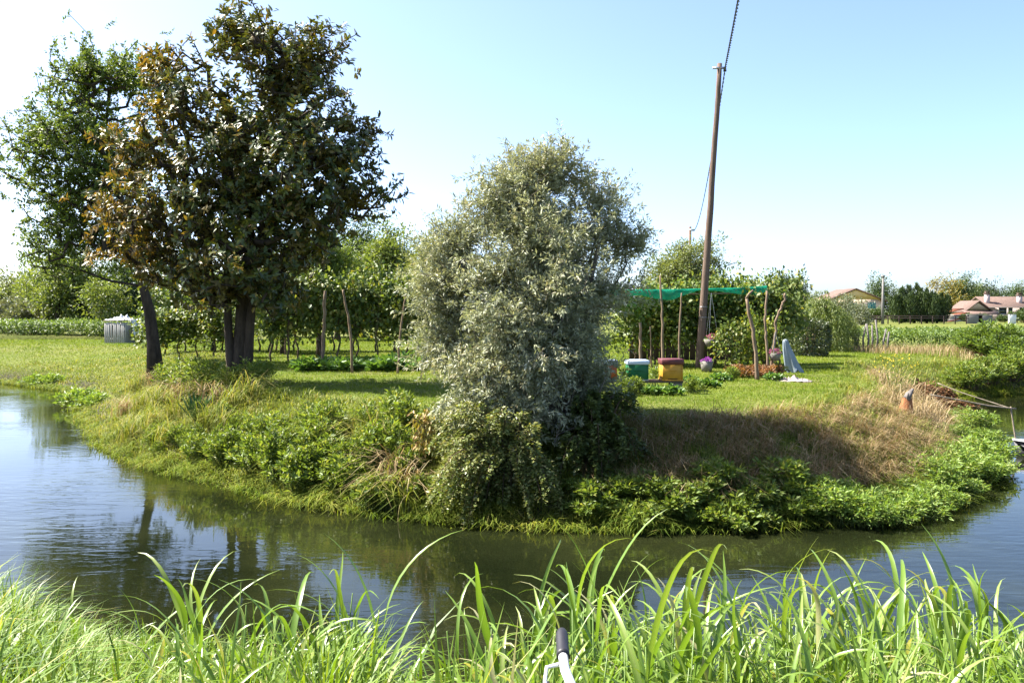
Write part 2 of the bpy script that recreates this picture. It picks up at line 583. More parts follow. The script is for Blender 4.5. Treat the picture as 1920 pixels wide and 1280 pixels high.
# water: murky green-brown body, rippled glossy skin
mb = MB().add([(-420, 2, WATER), (420, 2, WATER), (420, 100, WATER), (-420, 100, WATER)], Q=[[0, 1, 2, 3]])
m, nt, out = new_mat('river_water')
p = nt.nodes.new('ShaderNodeBsdfPrincipled')
p.inputs['Roughness'].default_value = 0.03
p.inputs['IOR'].default_value = 1.333
p.inputs['Specular IOR Level'].default_value = 0.5
tc = nt.nodes.new('ShaderNodeTexCoord')
nb = nt.nodes.new('ShaderNodeTexNoise')
nb.inputs['Scale'].default_value = 0.6
nb.inputs['Detail'].default_value = 5
nt.links.new(tc.outputs['Object'], nb.inputs['Vector'])
rb = ramp(nt, [(0.005, 0.007, 0.0025), (0.009, 0.0115, 0.004), (0.018, 0.021, 0.007)], nb.outputs[0])
rb.color_ramp.elements[0].position = 0.3
rb.color_ramp.elements[2].position = 0.75
nt.links.new(rb.outputs[0], p.inputs['Base Color'])
mp = nt.nodes.new('ShaderNodeMapping')
mp.inputs['Rotation'].default_value = (0, 0, R(12))
mp.inputs['Scale'].default_value = (0.8, 2.6, 1)
nt.links.new(tc.outputs['Object'], mp.inputs[0])
w1 = nt.nodes.new('ShaderNodeTexNoise')
w1.inputs['Scale'].default_value = 2.2
w1.inputs['Detail'].default_value = 3
w1.inputs['Distortion'].default_value = 0.6
nt.links.new(mp.outputs[0], w1.inputs['Vector'])
w2 = nt.nodes.new('ShaderNodeTexNoise')
w2.inputs['Scale'].default_value = 0.25
w2.inputs['Detail'].default_value = 2
nt.links.new(tc.outputs['Object'], w2.inputs['Vector'])
ra = ramp(nt, [(0.1, 0.1, 0.1), (1, 1, 1)], w2.outputs[0])
ra.color_ramp.elements[0].position = 0.4
ra.color_ramp.elements[1].position = 0.65
mm = nt.nodes.new('ShaderNodeMath')
mm.operation = 'MULTIPLY'
nt.links.new(w1.outputs[0], mm.inputs[0])
nt.links.new(ra.outputs[0], mm.inputs[1])
bp = nt.nodes.new('ShaderNodeBump')
bp.inputs['Strength'].default_value = 0.36
bp.inputs['Distance'].default_value = 0.022
nt.links.new(mm.outputs[0], bp.inputs['Height'])
nt.links.new(bp.outputs[0], p.inputs['Normal'])
nt.links.new(p.outputs[0], out.inputs[0])
tag(link('river_water', mb.mesh('river_water', m)), kind='structure')


# ------------------------------------------------------------------ trees
def skeleton(trunk, targets, step=0.45, g=rng, up=0.6, wig=0.06):
    """branches that reach every target from the trunk polyline"""
    P = [np.array(t, float) for t in trunk]
    par = [-1] + list(range(len(trunk) - 1))
    tips = []
    A = np.array(targets)
    T0 = np.array(P)
    d0 = np.min(np.linalg.norm(A[:, None] - T0[None], axis=2), axis=1)
    for i in np.argsort(d0):
        t = A[i]
        N = np.array(P)
        dv = t - N
        d = np.linalg.norm(dv, axis=1)
        cost = d + up * np.maximum(0, 0.35 * d - dv[:, 2])
        cost[:max(1, len(trunk) // 3)] += 1e3
        j = int(np.argmin(cost))
        k = max(1, int(round(d[j] / step)))
        last = j
        for s in range(1, k + 1):
            f = s / k
            q = N[j] + dv[j] * f
            q[2] += 0.12 * d[j] * math.sin(math.pi * f) * (0.3 if dv[j][2] > 0.6 * d[j] else -0.4)
            if s < k:
                q = q + g.normal(size=3) * wig * d[j] * 0.6
            P.append(q)
            par.append(last)
            last = len(P) - 1
        tips.append(last)
    cnt = np.zeros(len(P))
    for t in tips:
        cnt[t] += 1
    for i in range(len(P) - 1, 0, -1):
        cnt[par[i]] += cnt[i]
    return np.array(P), np.array(par), cnt


def limbs(mb, P, par, cnt, r_tip, r_max, skip, pw=0.5, sides=5):
    rad = np.minimum(r_tip * np.maximum(cnt, 1) ** pw, r_max)
    a = np.arange(skip, len(P))
    q = par[a]
    A, B = P[q], P[a]
    ra, rb = np.minimum(rad[q], rad[a] * 1.35), rad[a]
    t = unit(B - A)
    ref = np.where(np.abs(t[:, 2:3]) > 0.85, np.array([[1.0, 0, 0]]), np.array([[0, 0, 1.0]]))
    u = unit(np.cross(t, ref))
    v = np.cross(t, u)
    n = len(a)
    ang = np.arange(sides) * 2 * math.pi / sides
    dirs = np.cos(ang)[None, :, None] * u[:, None] + np.sin(ang)[None, :, None] * v[:, None]
    V = np.concatenate([A[:, None] + dirs * ra[:, None, None], (B + t * rb[:, None] * 0.3)[:, None] + dirs * rb[:, None, None]], 1)
    k = np.arange(n)[:, None] * (2 * sides)
    Q = np.concatenate([k + np.array([[j, (j + 1) % sides, sides + (j + 1) % sides, sides + j]]) for j in range(sides)])
    mb.add(V.reshape(-1, 3), Q=Q)


def lobe_points(lobes, n, g, shell=2.4):
    """points inside ellipsoid lobes (cx, cy, cz, rx, ry, rz), denser towards the outside"""
    lobes = np.array(lobes, float)
    vol = np.prod(lobes[:, 3:], axis=1) ** 0.75
    pick = g.choice(len(lobes), n, p=vol / vol.sum())
    d = rand_dirs(n, g) * (g.random(n) ** (1 / shell))[:, None]
    # jagged outline
    d *= (0.82 + 0.36 * g.random(n))[:, None]
    return lobes[pick, :3] + d * lobes[pick, 3:], d


def pix_lobes(rows, Y, depth=1.0):
    """rows of (px, py, rx px, ry px, depth offset m) -> world ellipsoids at their real distance"""
    out_ = []
    for row in rows:
        px, py, rx, ry = row[:4]
        dy = row[4] if len(row) > 4 else 0.0
        c = at(px, py, Y + dy)
        k = (Y + dy) / F
        out_.append((c[0], c[1], c[2], rx * k, max(rx, ry) * k * depth, ry * k))
    return out_


def tree(name, label, cat, base, trunk_pts, r_base, lobes, n_tip, per_tip, leaf, mat, group=None, shape=2, spread=0.3,
         seed=1, bark='bark', outward=0.7, upw=0.3, r_tip=0.008, whorl=False, droop=0.1, extra_trunks=(), colour_noise=0.25, step=0.45, clump=9, clump_r=1.0, bias=None, twig=0.0):
    """trunk and limbs grown to the tips of the crown, leaves in clusters round every tip"""
    g = np.random.default_rng(seed)
    root = thing(name, label, cat, base, 0, group)
    b = np.array(base, float)
    ncl = max(12, int(n_tip / clump))
    cc, cdir = lobe_points(lobes, ncl, g)
    own_c = g.integers(0, ncl, n_tip)
    tp = cc[own_c] + g.normal(size=(n_tip, 3)) * np.array([1, 1, 0.75]) * spread * clump_r
    loose = g.random(n_tip) < 0.07
    lp, _ = lobe_points(lobes, n_tip, g)
    tp[loose] = lp[loose]
    tr = np.array(trunk_pts, float)
    # smooth the trunk
    t = np.linspace(0, 1, 9)
    ts = np.linspace(0, 1, len(tr))
    tr = np.stack([np.interp(t, ts, tr[:, k]) for k in range(3)], 1)
    P, par, cnt = skeleton(tr, tp[: max(40, min(2000, int(n_tip * 0.5)))], g=g, step=step)
    mbt = MB()
    rr = r_base * (1 - 0.86 * t) * (1 + 0.5 * np.exp(-t * 14))
    tube(mbt, tr - b, rr, 14, wob=0.06, g=g)
    for et, er in extra_trunks:
        et = np.array(et, float) - b
        e2 = np.stack([np.interp(t, np.linspace(0, 1, len(et)), et[:, k]) for k in range(3)], 1)
        tube(mbt, e2, er * (1 - 0.82 * t), 10, wob=0.06, g=g)
    part('trunk', mbt, bark, root, True)
    mbl = MB()
    limbs(mbl, P - b, par, cnt, r_tip, r_base * 0.55, len(tr), 0.5)
    tag(part('branches', mbl, bark, root, True), kind='stuff')
    # leaves
    n = n_tip * per_tip
    own = np.repeat(np.arange(n_tip), per_tip)
    c = tp[own]
    ctr = np.mean(np.array(lobes)[:, :3], axis=0)
    lobe_out = unit(cdir[own_c] + 0.6 * (tp - cc[own_c]) / (spread * clump_r))
    tipdir = unit((0.45 * unit(tp - ctr) + 0.75 * lobe_out) * outward + np.array([0, 0, upw]) + g.normal(size=(n_tip, 3)) * 0.5)
    if whorl:
        # leaves in a rosette round the twig's end
        td = tipdir[own]
        side = unit(np.cross(td, rand_dirs(n, g)))
        D = unit(td * (0.15 + 0.75 * g.random(n))[:, None] + side)
        Pp = c + td * (g.random(n)[:, None] - 0.8) * spread + rand_dirs(n, g) * spread * 0.12
        Nn = unit(td + rand_dirs(n, g) * 0.35)
    elif twig:
        # leaves in pairs along short straight twigs
        td = unit(tipdir + rand_dirs(n_tip, g) * 0.35)[own]
        sd = unit(np.cross(td, rand_dirs(n, g)))
        Pp = c + td * ((g.random(n)[:, None] - 0.75) * twig) + sd * 0.012
        D = unit(td * 0.75 + sd * 0.8 + np.array([0, 0, -droop]))
        Nn = unit(td * 0.4 + np.array([0, 0, 0.6]) + rand_dirs(n, g) * 0.7)
    else:
        off = rand_dirs(n, g) * (g.random(n)[:, None] ** 0.6) * spread
        Pp = c + off
        D = unit(off / spread * 0.6 + tipdir[own] * 0.8 + rand_dirs(n, g) * 0.8 + np.array([0, 0, -droop]))
        Nn = unit(np.array([0, 0, 1.0]) * 0.7 + rand_dirs(n, g))
    L = leaf[0] * (0.65 + 0.7 * g.random(n))
    tipc = (0.5 * g.random(n_tip) + 0.5 * g.random(ncl)[own_c])[own]
    r = np.clip(0.45 + colour_noise * (tipc - 0.5) * 2 + 0.22 * g.normal(size=n), 0, 1)
    if bias is not None:
        r = np.clip(r + bias(Pp), 0, 1)
    mbf = MB()
    leaves(mbf, Pp - b, D, Nn, L, L * leaf[1], r, shape)
    tag(part('crown', mbf, mat, root), kind='stuff')
    return root


def shrub_meshes(name, Rr, H, ns, nl, leaf, mat, seed, spread=0.12, stemmat='stem', droop=0.2, shape=2, stem_r=0.006, width=0.42, base_r=0.4, up=0.35):
    """meshes of one leafy clump: stems fanning out of the ground, leaves along them"""
    g = np.random.default_rng(seed)
    az = g.random(ns) * 2 * math.pi
    rr = np.sqrt(g.random(ns)) * Rr
    hh = H * np.sqrt(np.clip(1 - (rr / Rr) ** 2 * 0.8, 0.05, 1)) * (0.7 + 0.4 * g.random(ns))
    tip = np.stack([np.cos(az) * rr, np.sin(az) * rr, hh], 1)
    base = tip * np.array([base_r, base_r, 0]) + g.normal(size=(ns, 3)) * np.array([0.03, 0.03, 0])
    ms = MB()
    mf = MB()
    for k in range(ns):
        t = np.linspace(0, 1, 4)[:, None]
        pts = base[k] * (1 - t) + tip[k] * t + np.array([0, 0, 1]) * (t * (1 - t)) * H * 0.35
        tube(ms, pts, stem_r * (1.2 - t[:, 0]), 4, cap=False)
    own = np.repeat(np.arange(ns), nl)
    n = ns * nl
    t = (0.15 + 0.85 * g.random(n) ** 0.7)[:, None]
    c = base[own] * (1 - t) + tip[own] * t + np.array([0, 0, 1]) * (t * (1 - t)) * H * 0.35
    off = rand_dirs(n, g) * np.array([1, 1, 0.5])
    D = unit(off + tip[own] / max(Rr, H) * 0.6 + np.array([0, 0, up - droop * g.random()]))
    P = c + off * spread * g.random((n, 1))
    P[:, 2] = np.maximum(P[:, 2], 0.01)
    L = leaf * (0.6 + 0.8 * g.random(n))
    r = np.clip(0.5 + 0.25 * g.normal(size=n) + 0.15 * (g.random(ns)[own] - 0.5), 0, 1)
    leaves(mf, P, D, unit(np.array([0, 0, 1.0]) + rand_dirs(n, g) * 0.95), L, L * width, r, shape, droop=0.18)
    return ms.mesh(name + '_stems', stemmat), mf.mesh(name + '_leaves', mat)


def shrub(name, label, cat, meshes, loc, rotz=0.0, scale=1.0, group=None):
    o = thing(name, label, cat, loc, rotz, group)
    o.scale = (scale,) * 3 if np.isscalar(scale) else scale
    link('stems', meshes[0], o)
    f = link('foliage', meshes[1], o)
    f['kind'] = 'stuff'
    return o


def G(px, py, Y):
    """ground point under the pixel column px at depth Y"""
    q = at(px, py, Y)
    return (float(q[0]), float(Y), float(zg(q[0], Y)))


# --- the magnolia
mag_rows = [(505, 95, 105, 85, 0), (450, 70, 60, 55, .6), (590, 120, 45, 65, -.4), (520, 220, 125, 95, .4), (610, 240, 70, 80, -.6), (640, 330, 75, 65, 0),
            (705, 345, 40, 48, 0.2), (690, 330, 45, 55, -.5), (670, 380, 50, 35, .5), (655, 200, 40, 55, 0), (610, 90, 32, 60, .2), (330, 150, 70, 62, 0), (290, 125, 42, 35, .3), (380, 250, 95, 95, -.5), (290, 290, 95, 60, 0), (240, 270, 45, 42, -.6), (250, 390, 65, 45, -.4),
            (340, 400, 115, 75, -.6), (235, 470, 55, 32, -.5), (450, 370, 120, 90, -1.0), (540, 420, 100, 75, 0.3), (420, 480, 120, 55, 0), (320, 500, 75, 35, .2), (530, 500, 60, 40, .5), (625, 410, 45, 50, 0), (390, 545, 70, 35, -.5), (520, 545, 70, 35, -.3), (600, 470, 40, 50, .3), (280, 520, 40, 30, 0), (450, 300, 90, 90, 1.2), (560, 330, 90, 80, -1), (600, 440, 60, 60, -.8), (440, 520, 110, 45, -1.2), (680, 300, 40, 40, .3)]
bx, by = at(447, 640, 20)[0], 20.0
zb = float(zg(bx, by))
tree('magnolia_tree', 'tall dark evergreen tree with large glossy leaves and rusty undersides on the left bank', 'tree', (bx, by, zb),
     [(bx, by, zb - 0.1), (bx + 0.1, by, 1.0), (bx + 0.15, by, 2.2), (bx + 0.3, by + 0.1, 4.0), tuple(at(490, 220, 20)), tuple(at(510, 80, 20))],
     0.23, pix_lobes(mag_rows, 20, 1.0), 4200, 12, (0.14, 0.42), 'magnolia', shape=4, spread=0.22, seed=11, whorl=True, outward=0.8, upw=0.5, r_tip=0.010,
     extra_trunks=[([(bx - 0.1, by - 0.1, zb - .1), (bx - 0.2, by - .1, 1.2), tuple(at(425, 480, 20)), tuple(at(360, 300, 19.6)), tuple(at(330, 180, 19.8))], 0.12),
                   ([(bx + 0.22, by - 0.12, zb - .1), (bx + 0.32, by - .15, 1.2), tuple(at(478, 480, 19.8)), tuple(at(560, 330, 19.6)), tuple(at(640, 280, 19.6))], 0.13)], colour_noise=0.36, clump_r=1.15, clump=13,
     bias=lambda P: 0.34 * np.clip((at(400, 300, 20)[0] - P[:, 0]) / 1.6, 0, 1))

# --- the leafy tree behind it
t2 = [(55, 300, 55, 55, 0), (140, 165, 70, 45, 0), (225, 145, 85, 50, .5), (130, 260, 80, 60, -.5), (60, 245, 35, 30, 0), (150, 350, 105, 80, 0), (95, 400, 55, 50, .6), (210, 230, 90, 70, .8),
      (130, 455, 75, 45, 0), (85, 480, 38, 30, 0.3), (220, 330, 90, 100, 1.0), (230, 450, 70, 50, 1.2), (40, 320, 40, 40, 0), (130, 130, 30, 25, 0)]
b2 = G(292, 640, 27)
tree('broadleaf_tree', 'green broadleaf tree with a leaning trunk, left of and behind the dark tall tree', 'tree', b2,
     [(b2[0], 27, b2[2] - .1), tuple(at(285, 600, 27)), tuple(at(266, 530, 27)), tuple(at(245, 420, 27)), tuple(at(190, 280, 27)), tuple(at(160, 190, 27))],
     0.2, pix_lobes(t2, 27, 0.9), 2600, 22, (0.108, 0.5), 'broadleaf', spread=0.34, seed=12, outward=0.6, r_tip=0.009, clump=18, clump_r=1.25, twig=0.5)

# --- the olive on the point of the bank
ol = [(1000, 345, 85, 55, 0.2), (1110, 355, 65, 50, 0.3), (925, 405, 60, 55, 0), (855, 460, 50, 55, .2), (1150, 440, 55, 60, 0.2), (1030, 435, 85, 55, -.5), (935, 500, 70, 50, -.5), (850, 560, 60, 65, .1),
      (1050, 540, 80, 60, -.7), (1135, 545, 60, 65, .1), (950, 600, 75, 55, -.8), (835, 650, 45, 50, .2), (1080, 640, 70, 60, -.4), (905, 690, 75, 55, -.7), (1000, 680, 60, 60, -1.0), (1090, 725, 55, 45, -.2), (870, 770, 70, 45, -.9), (980, 760, 75, 50, -1.1),
      (975, 305, 50, 32, .3), (1060, 310, 50, 34, .1), (1195, 450, 32, 42, .3), (815, 520, 34, 48, .2), (1010, 600, 120, 140, .5), (1000, 450, 110, 90, .6)]
b3 = (0.55, 13.6, float(zg(0.55, 13.6)))
tree('olive_tree', 'silvery grey-green olive tree spreading over the point of the river bank', 'tree', b3,
     [(b3[0], b3[1], b3[2] - .15), tuple(at(1035, 720, 13.6)), tuple(at(1020, 620, 13.6)), tuple(at(1000, 500, 13.7)), tuple(at(1000, 380, 13.8))],
     0.17, pix_lobes(ol, 13.6, 0.85), 6600, 30, (0.075, 0.27), 'olive', spread=0.19, seed=13, bark='olivebark', r_tip=0.0035, upw=0.25, outward=1.0, colour_noise=0.38, step=0.3, clump=20, clump_r=1.05, twig=0.36,
     extra_trunks=[([(b3[0] + .15, b3[1] - .05, b3[2] - .1), tuple(at(1080, 700, 13.5)), tuple(at(1100, 560, 13.5)), tuple(at(1130, 430, 13.6))], 0.10),
                   ([(b3[0] - .15, b3[1] - .05, b3[2] - .1), tuple(at(960, 700, 13.4)), tuple(at(900, 570, 13.5)), tuple(at(860, 480, 13.6))], 0.10)])


# --- background trees, each from a small set of crowns
def small_tree(name, label, px, Y, top, bot, halfw, mat, leaf, n_tip=260, per=20, seed=1, trunk_r=0.1, group=None, cat='tree', squash=0.8, trunk_px=None, asp=0.42):
    """a tree whose crown spans top..bot (photo rows) and 2*halfw wide at distance Y"""
    g = np.random.default_rng(seed)
    rows = []
    cy = (top + bot) / 2
    ry = (bot - top) / 2
    for k in range(9):
        a = g.random() * 2 * math.pi
        q = g.random() ** 0.5 * 0.55
        rows.append((px + math.cos(a) * halfw * q, cy + math.sin(a) * ry * q, halfw * (0.38 + 0.2 * g.random()), ry * (0.38 + 0.2 * g.random()), (g.random() - .5) * halfw * Y / F))
    rows.append((px, top + ry * 0.45, halfw * 0.5, ry * 0.45, 0))
    rows.append((px, bot - ry * 0.5, halfw * 0.75, ry * 0.5, 0))
    tpx = trunk_px if trunk_px is not None else px
    b = G(tpx, 600, Y)
    c = at(px, cy, Y)
    tt = at(px, top + ry * 0.4, Y)
    return tree(name, label, cat, b, [(b[0], b[1], b[2] - .1), (b[0] * .7 + c[0] * .3, Y, b[2] * .6 + c[2] * .4), tuple(c), tuple(tt)], trunk_r,
                pix_lobes(rows, Y, squash), int(n_tip * 1.3), int(per * 1.35), (leaf * .9, asp), mat, group, spread=leaf * 2.5, seed=seed, r_tip=trunk_r * 0.09, step=0.08 * (bot - top) * Y / F + .2)


BG = 'trees beyond the garden'
small_tree('willow_tree', 'pale yellow-green willow rising behind the vine rows left of the olive', 722, 55, 418, 600, 42, 'willow', 0.26, 360, 26, 21, 0.2, BG)
small_tree('poplar_tree', 'mid-green narrow tree just left of the pale willow behind the vines', 676, 58, 415, 610, 46, 'fartree', 0.26, 320, 24, 22, 0.2, BG)
small_tree('fruit_tree', 'dark fruit tree under the right side of the tall dark crown', 585, 31, 430, 600, 66, 'broadleaf', 0.13, 420, 24, 23, 0.12, BG, trunk_px=600)
small_tree('fruit_tree', 'bushy fruit tree between the dark trunk and the tall stakes', 525, 34, 500, 640, 60, 'broadleaf', 0.13, 360, 24, 24, 0.1, BG, trunk_px=530)
small_tree('fruit_tree', 'fruit tree right behind the thick dark trunk', 400, 36, 520, 640, 60, 'broadleaf', 0.14, 300, 22, 25, 0.09, BG)
small_tree('poplar_tree', 'tall mid-green tree behind the vines, in the gap left of the crooked stake', 632, 50, 440, 620, 46, 'broadleaf', 0.2, 320, 24, 122, 0.16, BG)
small_tree('poplar_tree', 'grey-green tree far behind the vines just right of the dark trunk', 540, 56, 455, 620, 52, 'fartree', 0.24, 320, 24, 123, 0.16, BG)
small_tree('willow_tree', 'lower pale willow between the tall pale one and the olive', 775, 58, 475, 620, 36, 'willow', 0.24, 240, 24, 124, 0.14, BG)
small_tree('poplar_tree', 'green tree on the horizon between the leaning and dark trunks', 352, 72, 500, 615, 48, 'fartree', 0.3, 260, 22, 125, 0.16, BG)
small_tree('poplar_tree', 'loose pale tree behind the far left bare trunk', 70, 78, 490, 610, 50, 'willow', 0.32, 260, 22, 126, 0.16, BG)
small_tree('pale_tree', 'pale round tree behind the green net and utility pole', 1292, 60, 455, 580, 84, 'farolive', 0.22, 620, 30, 26, 0.25, BG, squash=0.9)
small_tree('pale_tree', 'pale tree with drooping edge showing left of the olive crown', 800, 48, 445, 600, 42, 'farolive', 0.2, 300, 24, 27, 0.15, BG)
small_tree('slender_tree', 'slender tree with a bare grey trunk at far left, beyond the crop rows', 112, 62, 470, 590, 42, 'willow', 0.28, 200, 20, 28, 0.2, BG, trunk_px=105)
small_tree('slender_tree', 'slender dark tree standing behind the grey plank box', 232, 60, 480, 610, 40, 'fartree', 0.26, 200, 18, 29, 0.12, BG)
small_tree('slender_tree', 'thin tree between the leaning trunk and the slender bare one', 165, 64, 480, 610, 44, 'fartree', 0.27, 220, 18, 30, 0.14, BG)
small_tree('slender_tree', 'thin young tree with pale leaves just left of the plank box', 192, 57, 500, 620, 28, 'willow', 0.22, 130, 16, 31, 0.09, BG)
small_tree('far_tree', 'round tree at the far left edge on the horizon', 15, 105, 518, 600, 44, 'farolive', 0.42, 200, 18, 32, 0.25, BG)
small_tree('far_tree', 'bushy green tree behind the leaning trunk on the horizon', 318, 90, 525, 600, 60, 'fartree', 0.4, 240, 18, 33, 0.25, BG)
small_tree('far_tree', 'small dark pointed tree at the right end of the trellis', 1473, 42, 523, 600, 21, 'conifer', 0.16, 260, 24, 34, 0.1, BG)
small_tree('far_tree', 'tree beside the ochre gable, behind the grey pole', 1648, 205, 517, 600, 30, 'fartree', 0.5, 220, 20, 35, 0.3, BG)
small_tree('far_tree', 'yellowing tree right of the dark conifer clump', 1768, 190, 520, 610, 36, 'faryellow', 0.5, 260, 20, 36, 0.3, BG)
small_tree('far_tree', 'dark round tree behind the red sheds', 1806, 200, 522, 605, 32, 'fartree', 0.5, 260, 20, 37, 0.3, BG)
small_tree('far_tree', 'light tree between the dark round tree and the chimney', 1832, 215, 531, 600, 28, 'farolive', 0.5, 200, 18, 38, 0.3, BG)
small_tree('far_tree', 'green tree at the right edge behind the pink house', 1915, 240, 540, 590, 34, 'fartree', 0.55, 180, 18, 39, 0.3, BG)
small_tree('far_tree', 'thin dark tree in front of the ochre gable', 1592, 120, 553, 600, 12, 'conifer', 0.26, 90, 18, 40, 0.1, BG)
small_tree('far_tree', 'pale grey-green sapling in front of the teal shutters', 1614, 110, 566, 620, 13, 'greyshrub', 0.26, 110, 18, 41, 0.1, BG)
small_tree('far_tree', 'grey-green sapling left of the dark thin tree before the gable', 1577, 100, 553, 625, 20, 'greyshrub', 0.24, 130, 18, 42, 0.1, BG)
for k, (px, w, top) in enumerate([(1847, 8, 528), (1866, 10, 526)]):
    small_tree('fir_tree', ['left of two dark firs behind the chimney', 'right of two dark firs behind the chimney, beside the roof ridge'][k], px, 210, top, 600, w, 'conifer', 0.5, 110, 18, 43 + k, 0.25, 'firs behind the pink house')


# --- dense columnar conifers in front of the houses
def cypress_mesh(seed, H, Rr, n=6500):
    """a clump of upright plumes leaning slightly apart"""
    g = np.random.default_rng(seed)
    k = 9
    pa = g.random(k) * 2 * math.pi
    pr = Rr * np.sqrt(g.random(k)) * 0.75
    ph = H * (0.72 + 0.28 * g.random(k)) * (1 - 0.22 * (pr / Rr))
    pw = Rr * (0.34 + 0.14 * g.random(k))
    own = g.integers(0, k, n)
    t = g.random(n) ** 0.85
    prof = np.sin(np.clip(t * 0.84 + 0.16, 0, 1) * math.pi) ** 0.8
    a = g.random(n) * 2 * math.pi
    rr = pw[own] * prof * (0.55 + 0.55 * g.random(n))
    sp = 0.7 + 0.5 * t
    P = np.stack([np.cos(pa[own]) * pr[own] * sp + np.cos(a) * rr, np.sin(pa[own]) * pr[own] * sp + np.sin(a) * rr, t * ph[own] + 0.05], 1)
    D = unit(np.stack([np.cos(a) * 0.45, np.sin(a) * 0.45, np.ones(n)], 1) + g.normal(size=(n, 3)) * 0.3)
    mf = MB()
    L = 0.55 * (0.5 + 0.8 * g.random(n) ** 2)
    leaves(mf, P, D, np.stack([np.cos(a), np.sin(a), np.zeros(n)], 1) + g.normal(size=(n, 3)) * .4, L, L * 0.3, np.clip(0.45 + 0.28 * g.normal(size=n), 0, 1))
    mt = MB()
    tube(mt, [(0, 0, -0.1), (0, 0, H * 0.4), (0, 0, H * 0.6)], [Rr * 0.1, Rr * 0.07, 0.02], 8)
    return mt.mesh('cypress_trunk', 'bark', True), mf.mesh('cypress_foliage', 'conifer')


cy = [cypress_mesh(50, 5.6, 1.9), cypress_mesh(51, 6.0, 2.2)]
for k, (px, sc, what) in enumerate([(1690, 0.95, 'leftmost of the dark upright conifers beyond the crop field'), (1714, 1.08, 'tallest of the dark upright conifers beyond the crop field'),
                                    (1738, 1.0, 'dark upright conifer second from the right in the clump by the red sheds'), (1757, 0.86, 'rightmost of the dark upright conifers, beside the red sheds')]):
    o = thing('cypress_tree', what, 'tree', G(px, 600, 126 + 3 * (k % 2)), k * 1.3, 'dark conifers beyond the crop field')
    o.scale = (sc * 0.95, sc * 0.95, sc)
    link('trunk', cy[k % 2][0], o)
    link('crown', cy[k % 2][1], o)['kind'] = 'stuff'

# ------------------------------------------------------------------ shrubs
gs = shrub_meshes('grey_shrub', 1.3, 1.7, 60, 60, 0.17, 'greyshrub', 60, 0.25, 'vinestem', stem_r=0.012)
for k, (px, Y, s, what) in enumerate([(12, 66, 1.45, 'grey-green shrub cut by the left edge beyond the crop rows'), (48, 62, 1.3, 'grey-green shrub beside the bare grey trunk'),
                                      (80, 64, 1.35, 'grey-green shrub touching the bare grey trunk at its left'), (28, 70, 1.6, 'taller grey-green shrub rising behind two others at far left')]):
    shrub('grey_shrub', what, 'shrub', gs, G(px, 600, Y), k * 1.1, s, 'grey shrubs beyond the left crop rows')
ms = shrub_meshes('meadow_shrub', 1.4, 1.6, 60, 55, 0.2, 'fartree', 61, 0.25, 'vinestem', stem_r=0.012)
for k, (px, Y, s, what) in enumerate([(135, 75, 1.3, 'green bush in the meadow behind the bare grey trunk'), (205, 72, 1.2, 'green bush in the meadow left of the plank box'),
                                      (262, 70, 1.4, 'green bush behind the plank box'), (300, 58, 1.0, 'green bush just right of the leaning trunk'), (1535, 90, 1.5, 'bush behind the trimmed dark hedge'),
                                      (1640, 140, 1.5, 'round garden bush below the teal shutters'), (1845, 140, 0.9, 'garden bush in front of the cream gable'), (1880, 138, 0.75, 'garden bush below the pink wall'),
                                      (1918, 130, 1.4, 'large olive-coloured bush at the right edge below the pink house'), (1812, 145, 0.9, 'garden bush beside the lowest red roof')]):
    shrub('meadow_bush', what, 'bush', ms, G(px, 600, Y), k * 1.7, s, 'bushes in the meadow and far gardens')

# trimmed hedge block beside the willow, right of the trellis
def hedge_meshes(lx, ly, H, n, seed, leaf, mat):
    g = np.random.default_rng(seed)
    mf = MB()
    u = g.random((n, 3)) * 2 - 1
    ax = g.integers(0, 3, n)
    p4 = np.linalg.norm(u, ord=4, axis=1)[:, None]
    P = u / p4 * (0.82 + 0.2 * g.random(n))[:, None]
    D = unit(P + rand_dirs(n, g) * 0.9)
    Pw = P * np.array([lx, ly, H / 2]) + np.array([0, 0, H / 2])
    L = leaf * (0.6 + 0.8 * g.random(n))
    leaves(mf, Pw, D, unit(P + rand_dirs(n, g) * 0.6), L, L * 0.45, np.clip(0.5 + 0.28 * g.normal(size=n), 0, 1))
    mt = MB()
    for k in range(6):
        x, y = (g.random(2) - 0.5) * np.array([lx, ly])
        tube(mt, [(x, y, -0.1), (x * 1.2, y * 1.2, H * 0.5), (x * 1.4, y * 1.4, H * 0.8)], [0.03, 0.02, 0.01], 5)
    return mt.mesh('hedge_stems', 'vinestem'), mf.mesh('hedge_leaves', mat)


hm = hedge_meshes(0.66, 0.8, 1.35, 5200, 70, 0.11, 'laurel')
shrub('trimmed_hedge', 'dark clipped block of hedge right of the vine trellis', 'hedge', hm, G(1512, 660, 32), 0.2)


